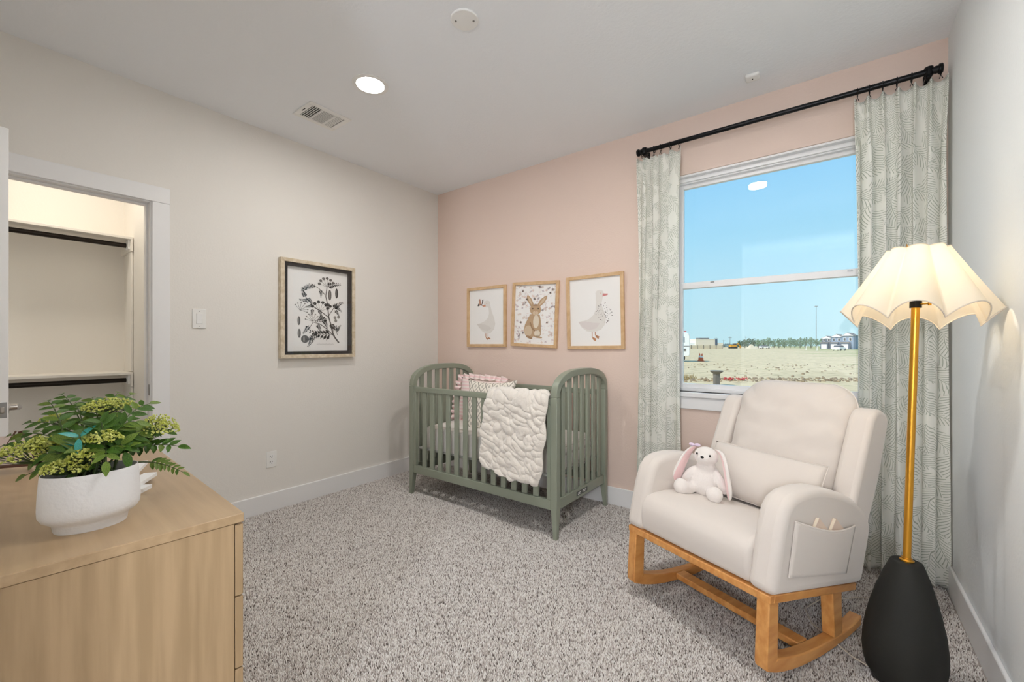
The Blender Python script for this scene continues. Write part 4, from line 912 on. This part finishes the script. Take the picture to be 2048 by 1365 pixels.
# ================================================================== OUTSIDE   ground at z = -0.3
GZ = -.3
def ground_mat():
    m = bpy.data.materials.new('sandy_ground'); m.use_nodes = True; t = m.node_tree; b = t.nodes['Principled BSDF']; b.inputs['Roughness'].default_value = .95
    c_ = t.nodes.new('ShaderNodeTexCoord'); n1 = t.nodes.new('ShaderNodeTexNoise'); n1.inputs['Scale'].default_value = .22; n1.inputs['Detail'].default_value = 8
    mp = t.nodes.new('ShaderNodeMapping'); mp.inputs['Scale'].default_value = (.5, 1, 1); t.links.new(c_.outputs['Object'], mp.inputs[0]); t.links.new(mp.outputs[0], n1.inputs['Vector'])
    s = t.nodes.new('ShaderNodeSeparateXYZ'); t.links.new(c_.outputs['Object'], s.inputs[0])
    # greener towards the right and the far field
    g = M_math(t, 'MULTIPLY_ADD', s.outputs['X'], .012, M_math(t, 'MULTIPLY_ADD', s.outputs['Y'], .0018, -.22)); g = M_math(t, 'MINIMUM', g, .12)
    k = M_math(t, 'ADD', n1.outputs[0], g); r_ = t.nodes.new('ShaderNodeValToRGB'); r_.color_ramp.elements[0].position = .44; r_.color_ramp.elements[1].position = .62
    r_.color_ramp.elements[0].color = (*lin((226, 200, 154)), 1); r_.color_ramp.elements[1].color = (*lin((166, 164, 96)), 1); t.links.new(k, r_.inputs[0])
    n2 = t.nodes.new('ShaderNodeTexNoise'); n2.inputs['Scale'].default_value = 2.2; n2.inputs['Detail'].default_value = 6; t.links.new(c_.outputs['Object'], n2.inputs['Vector'])
    r2 = t.nodes.new('ShaderNodeValToRGB'); r2.color_ramp.elements[0].position = .34; r2.color_ramp.elements[1].position = .5; r2.color_ramp.elements[0].color = (.45, .4, .34, 1); r2.color_ramp.elements[1].color = (1, 1, 1, 1); t.links.new(n2.outputs[0], r2.inputs[0])
    mx = t.nodes.new('ShaderNodeMix'); mx.data_type = 'RGBA'; mx.blend_type = 'MULTIPLY'; mx.inputs[0].default_value = .6; t.links.new(r_.outputs[0], mx.inputs[6]); t.links.new(r2.outputs[0], mx.inputs[7]); t.links.new(mx.outputs[2], b.inputs['Base Color'])
    return m
o = MB().box(-700, 700, 3.2, 900, GZ - .3, GZ).build('ground', ground_mat(), smooth=False); struct(o)
for k, (c_, nm) in enumerate((((246, 244, 240), 'ext_white'), ((232, 218, 196), 'ext_cream'), ((128, 146, 170), 'ext_blue_shaded'), ((78, 92, 112), 'ext_blue_dark'), ((120, 112, 104), 'ext_roof'), ((60, 66, 74), 'ext_glass'), ((206, 190, 162), 'ext_fence'), ((214, 152, 40), 'ext_yellow'), ((244, 112, 66), 'ext_orange'), ((36, 36, 38), 'ext_tyre'), ((220, 200, 166), 'ext_dirt'), ((196, 52, 52), 'ext_red'), ((110, 104, 98), 'ext_grey'))): M[nm] = mat(nm, c_, .7)  # house blues darkened, shade of the fronts put into the colour
def WG(u, s_): p = F * s_ + RT * ((u - 1024) / 852.5 * s_); return p.x, p.y
def wheels(mb_fn, par, pts, r_, w2):
    for x, y in pts: MB().tube([(x, y - w2, r_), (x, y + w2, r_)], r_, 14).build('wheel', 'ext_tyre', par)
AX = R(37.3)     # things outside squarely facing the house corner
t = thing('motorhome', 'white motorhome parked on bare ground beyond the window', 'vehicle', (-11.0, 40.9, GZ), R(30))
MB().prism([(-7, .5), (-.12, .5), (0, .62), (0, 2.3), (-.08, 2.55), (-.28, 2.66), (-7, 2.7)], lambda p: (p[0], -1.15, p[1]), lambda p: (p[0], 1.15, p[1])).build('body', 'ext_white', t, bev=.06, fixn=True)
for x in (-.75, -2.4, -4.2): MB().box(x - .28, x + .28, -1.17, -1.14, 1.75, 2.25).build('window', 'ext_glass', t, bev=.01)
MB().box(-.75, -.35, -1.17, -1.14, .98, 1.2).build('hatch', 'ext_grey', t); MB().box(-7, -.04, -1.165, -1.145, 1.4, 1.45).build('trim_strip', 'ext_grey', t)
MB().box(-.3, -.1, -.4, .4, 2.7, 2.8).build('marker_light', 'ext_red', t)
wheels(None, t, [(-.75, -1.0), (-.75, 1.0), (-5.2, -1.0), (-5.2, 1.0)], .36, .13)
def cone(x, y, lab):
    t = thing('traffic_cone', lab, 'cone', (x, y, GZ), group='orange traffic cones')
    MB().box(-.2, .2, -.2, .2, 0, .05).build('base_plate', 'ext_orange', t, bev=.01); MB().lathe([(.15, .05), (.035, .72), (.03, .74)], 16).build('body', 'ext_orange', t); MB().lathe([(.101, .36), (.074, .52)], 16, cap0=False, cap1=False).build('reflective_band', 'ext_white', t)
cone(-10.0, 42.4, 'orange traffic cone outside, right of the pair beside the motorhome'); cone(-10.35, 43.0, 'orange traffic cone outside, left of the pair beside the motorhome')
t = thing('flat_roof_building', 'low cream flat roofed building far across the field', 'building', (-44, 196, GZ), AX)
MB().box(-5, 3.2, 0, 8, 0, 4.1).build('wall_block', 'ext_cream', t); MB().box(-2.5, 1.6, 2, 6, 4.1, 4.7).build('roof_unit', 'ext_grey', t); MB().box(3.2, 4.2, -.1, 8, 0, 4.1).build('dark_panel', 'ext_blue_dark', t); MB().box(4.2, 6.6, 0, 8, 0, 2.4).build('annex', 'ext_cream', t); MB().box(-8.2, -5, .5, 8, 0, 2.6).build('annex', 'ext_white', t)
MB().box(-5.1, 3.3, -.1, 8.1, 4.05, 4.2).build('parapet', 'ext_white', t)
t = thing('panel_fence', 'beige panel fence in front of the far cream building', 'fence', (-43, 190, GZ), AX)
for k in range(6): MB().box(-9 + k * 2.6, -9 + k * 2.6 + 2.45, 0, .1, 0, 1.45).build('panel', 'ext_fence', t)
for k in range(7): MB().box(-9.12 + k * 2.6, -8.98 + k * 2.6, -.08, .18, 0, 1.6).build('post', 'ext_grey', t)
t = thing('excavator', 'yellow excavator parked far out on the field', 'excavator', (-39.0, 224, GZ), AX)
MB().box(-1.8, 1.6, -1.2, -.6, 0, .7).build('track', 'ext_tyre', t, bev=.2); MB().box(-1.8, 1.6, .6, 1.2, 0, .7).build('track', 'ext_tyre', t, bev=.2)
MB().box(-1.6, 1.2, -1.1, 1.1, .75, 1.7).build('body', 'ext_yellow', t, bev=.1); MB().box(.0, 1.2, -1.0, .1, 1.7, 2.3).build('cab', 'ext_glass', t, bev=.05)
MB().bar((1.2, .4, 1.5), (2.6, .4, 2.3), .3, .35).bar((2.6, .4, 2.3), (3.6, .4, .9), .25, .3).build('boom', 'ext_yellow', t); MB().box(3.2, 3.9, .1, .7, .2, .8).build('bucket', 'ext_yellow', t, bev=.08)
def mound(x, y, r_, h_, lab, mt):
    def fn(u, v):
        a = 2 * PI * u; q = r_ * (1 - v) * (1 + .2 * math.sin(3 * a + 1)); z = h_ * (v ** 1.1) * (1 + .1 * noise.noise(Vector((math.cos(a) * 2, math.sin(a) * 2, v * 3)))); return (q * math.cos(a), q * math.sin(a), z)
    tag(MB().grid(fn, 24, 8).build('dirt_mound', mt, weld=True, ang=180, loc=(x, y, GZ - .02)), lab, 'mound')
mound(-28.9, 205, 2.6, 1.9, 'pale mound of dirt on the far field before the trees', 'ext_dirt')
def car(x, y, rz, lab):
    t = thing('car', lab, 'car', (x, y, GZ), rz, 'white cars across the field')
    MB().prism([(-2.2, .35), (2.2, .35), (2.25, .8), (1.2, .95), (-2.2, 1.0)], lambda p: (p[0], -.88, p[1]), lambda p: (p[0], .88, p[1])).build('body', 'ext_white', t, bev=.06, fixn=True)
    MB().prism([(1.15, .93), (.5, 1.42), (-1.1, 1.45), (-1.8, .98)], lambda p: (p[0], -.78, p[1]), lambda p: (p[0], .78, p[1])).build('windows', 'ext_glass', t, bev=.03, fixn=True)
    MB().prism([(.48, 1.43), (-1.1, 1.46), (-1.05, 1.5), (.4, 1.48)], lambda p: (p[0], -.72, p[1]), lambda p: (p[0], .72, p[1])).build('roof', 'ext_white', t, fixn=True)
    wheels(None, t, [(1.35, -.8), (1.35, .8), (-1.35, -.8), (-1.35, .8)], .33, .1)
car(-25.8, 222, AX, 'small white car far off in front of the tree line'); car(.55, 146, R(70), 'white car parked in front of the blue townhouses')
def house(u, s_, lab, wm, w2, h1, gh):
    x, y = WG(u, s_); t = thing('townhouse', lab, 'house', (x, y, GZ), R(-14), 'blue townhouses beyond the field'); d2 = 3.2
    MB().box(-w2, w2, 0, d2 * 2, 0, h1).build('wall_block', wm, t); MB().box(-w2 - .05, w2 * .55, -1.6, 0, 0, 2.3).build('garage', 'ext_blue_dark', t); MB().box(-w2 + .3, w2 * .3, -1.66, -1.6, .1, 1.9).build('garage_door', 'ext_white', t)
    MB().prism([(-w2 - .3, h1), (w2 + .3, h1), (0, h1 + gh)], lambda p: (p[0], -.4, p[1]), lambda p: (p[0], d2 * 2 + .3, p[1])).build('roof', 'ext_roof', t, fixn=True)
    MB().prism([(-w2 - .1, h1 + .02), (w2 + .1, h1 + .02), (0, h1 + gh - .12)], lambda p: (p[0], -.42, p[1]), lambda p: (p[0], -.40, p[1])).build('gable', 'ext_white', t, fixn=True)
    MB().prism([(-w2 - .2, 2.3), (w2 * .6, 2.3), (w2 * .5, 2.75), (-w2 - .1, 2.75)], lambda p: (p[0], -1.8, p[1]), lambda p: (p[0], 0, p[1])).build('garage_roof', 'ext_roof', t, fixn=True)
    for xx in (-.5 * w2, .5 * w2):
        f = MB().box(xx - .42, xx + .42, -.06, 0, 3.1, 4.3).build('window', 'ext_white', t); MB().box(xx - .32, xx + .32, -.09, -.05, 3.2, 4.2).build('pane', 'ext_glass', f)
house(1653, 178, 'dark blue townhouse with gabled roof, farthest left beyond the field', 'ext_blue_dark', 1.7, 4.3, 1.1); house(1673, 168, 'pale blue townhouse with gabled roof, middle of the row beyond the field', 'ext_blue_shaded', 1.7, 4.7, 1.2); house(1695, 158, 'greyish blue townhouse with gabled roof, right end of the row beyond the field', 'ext_blue_shaded', 1.7, 5.0, 1.2)
# trees: lumpy crowns of small leaf facets
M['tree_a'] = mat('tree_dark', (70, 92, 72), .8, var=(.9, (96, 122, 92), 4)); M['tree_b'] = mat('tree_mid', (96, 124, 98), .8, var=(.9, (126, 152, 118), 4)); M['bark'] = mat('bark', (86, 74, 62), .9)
def tree(x, y, h_, r_, mt, lab, seed):
    t = thing('tree', lab, 'tree', (x, y, GZ), 0, 'trees across the far field'); rr = random.Random(seed)
    MB().tube([(0, 0, 0), (.05, 0, h_ * .6)], [.18, .08], 7).build('trunk', 'bark', t); mb = MB()
    for k in range(260):
        d = Vector((rr.gauss(0, 1), rr.gauss(0, 1), rr.gauss(0, 1))).normalized(); q = rr.random() ** .4
        p = Vector((d.x * r_ * q, d.y * r_ * q, h_ * .55 + d.z * h_ * .45 * q)); s_ = rr.uniform(.25, .5) * r_ * .4; T = Euler((rr.uniform(0, 6), rr.uniform(0, 6), 0)).to_matrix()
        mb.add([p + T @ Vector(c_) * s_ for c_ in ((-1, -.6, 0), (1, -.6, 0), (.6, .8, .2), (-.6, .8, -.2))], [(0, 1, 2, 3)])
    mb.build('crown', mt, t, smooth=False)
tr = random.Random(9)
tl = [(1480, 3.6), (1489, 4.4), (1498, 4.6), (1507, 4.8), (1517, 4.3), (1527, 4.6), (1537, 4.9), (1548, 4.5), (1558, 4.8), (1569, 4.6), (1580, 5.0), (1590, 4.6), (1600, 4.9), (1611, 5.4), (1622, 5.0), (1633, 4.8), (1644, 4.6)]
names = ['first', 'second', 'third', 'fourth', 'fifth', 'sixth', 'seventh', 'eighth', 'ninth', 'tenth', 'eleventh', 'twelfth', 'thirteenth', 'fourteenth', 'fifteenth', 'sixteenth', 'seventeenth']
for k, (u, h_) in enumerate(tl):
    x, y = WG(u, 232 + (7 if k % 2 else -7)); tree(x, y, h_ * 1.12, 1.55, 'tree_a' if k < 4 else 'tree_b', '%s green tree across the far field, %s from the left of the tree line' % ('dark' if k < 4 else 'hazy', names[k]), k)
def hedge():
    mb = MB(); rr = random.Random(4)
    for k in range(900):
        u = rr.uniform(1380, 1480); x, y = WG(u, rr.uniform(330, 360)); z = rr.uniform(0, 2.2); s_ = rr.uniform(.5, 1.1); T = Euler((rr.uniform(0, 6), rr.uniform(0, 6), 0)).to_matrix()
        mb.add([Vector((x, y, GZ + z)) + T @ Vector(c_) * s_ for c_ in ((-1, -.6, 0), (1, -.6, 0), (.6, .8, .2), (-.6, .8, -.2))], [(0, 1, 2, 3)])
    tag(mb.build('distant_woodland', mat('woodland_haze', (120, 140, 140), .9), smooth=False), 'blue grey woodland on the horizon behind the cream building', 'woodland', kind='stuff')  # haze of distance put into the blue grey colour
hedge()
def pole(u, s_, h_, r_, lab, arm=True):
    x, y = WG(u, s_); t = thing('utility_pole', lab, 'pole', (x, y, GZ), AX, 'poles on the horizon'); MB().tube([(0, 0, 0), (0, 0, h_)], [r_, r_ * .6], 7).build('shaft', 'ext_grey', t)
    if arm: MB().box(-1.0, 1.0, -.06, .06, h_ - .7, h_ - .55).build('crossarm', 'ext_grey', t)
pole(1460, 235, 6.3, .14, 'utility pole right of the yellow excavator'); pole(1432.5, 240, 6.0, .12, 'utility pole behind the dark end of the cream building'); pole(1447, 240, 4.6, .12, 'short utility pole between cream building and excavator'); pole(1491, 268, 7.2, .1, 'utility pole among the dark trees')
x, y = WG(1632.5, 264); t = thing('light_mast', 'very tall thin light mast rising over the trees', 'light mast', (x, y, GZ), AX)
MB().tube([(0, 0, 0), (0, 0, 25.6)], [.18, .1], 8).build('shaft', 'ext_grey', t); MB().box(-.8, .8, -.3, .3, 25.5, 25.8).build('lamp_head', 'ext_grey', t)
for k, (u, s_, lab) in enumerate(((1612, 140, 'white survey stake in the field, left of two'), (1634, 118, 'white survey stake in the field, right of two'))):
    x, y = WG(u, s_); t = tag(MB().box(-.06, .06, -.06, .06, 0, 1.3).build('survey_stake', 'ext_white', loc=(x, y, GZ)), lab, 'stake', 'white survey stakes')
# near ground litter just outside
t = thing('utility_pedestal', 'grey pedestal with wide flat cap on the ground outside the window', 'pedestal', (-3.55, 17.2, GZ), AX)
MB().box(-.09, .09, -.09, .09, 0, .46).build('post', 'ext_grey', t, bev=.01); MB().lathe([(.12, .44), (.22, .52), (.24, .54), (.22, .56)], 20).build('cap', 'ext_grey', t)
def clods():
    mb = MB(); rr = random.Random(8)
    for k in range(420):
        u = rr.uniform(1340, 1720); s_ = rr.choice([rr.uniform(17.5, 19.2), rr.uniform(17.5, 19.2), rr.uniform(19, 34)]); x, y = WG(u, s_); r_ = rr.uniform(.02, .075); mb.ell((x, y, GZ + r_ * .4), (r_, r_ * rr.uniform(.6, 1), r_ * .7), 6, 4)
    tag(mb.build('dirt_clods', mat('clod', (176, 156, 126), .95, var=(3, (120, 100, 78), 2))), 'scattered dirt clods and stones outside the window', 'stones', kind='stuff')
clods()
for k, (u, lab) in enumerate(((1459, 'clump of red flowers on the ground outside, nearer the pedestal'), (1486, 'clump of red flowers on the ground outside, behind the chair top'))):
    x, y = WG(u, 18.0); mb = MB(); rr = random.Random(k)
    for q in range(40): mb.ell((rr.gauss(0, .09), rr.gauss(0, .06), rr.uniform(.03, .13)), (.03, .03, .022), 6, 4)
    tag(mb.build('flower_clump', 'ext_red', loc=(x, y, GZ)), lab, 'flowers', 'red flower clumps')
def weeds():
    mb = MB(); rr = random.Random(12)
    for k in range(260):
        x, y = WG(rr.gauss(1368, 12), rr.uniform(18.2, 20)); a = rr.uniform(0, 6.3); h_ = rr.uniform(.05, .25); d = Vector((math.cos(a), math.sin(a), 0)) * .012
        b_ = Vector((x, y, GZ)); mb.add([b_ - d, b_ + d, b_ + Vector((rr.gauss(0, .06), rr.gauss(0, .06), h_))], [(0, 1, 2)])
    tag(mb.build('dry_weeds', mat('dry_weed', (150, 126, 74), .9), smooth=False), 'dry weeds by the edge of the bare ground outside', 'weeds', kind='stuff')
weeds()
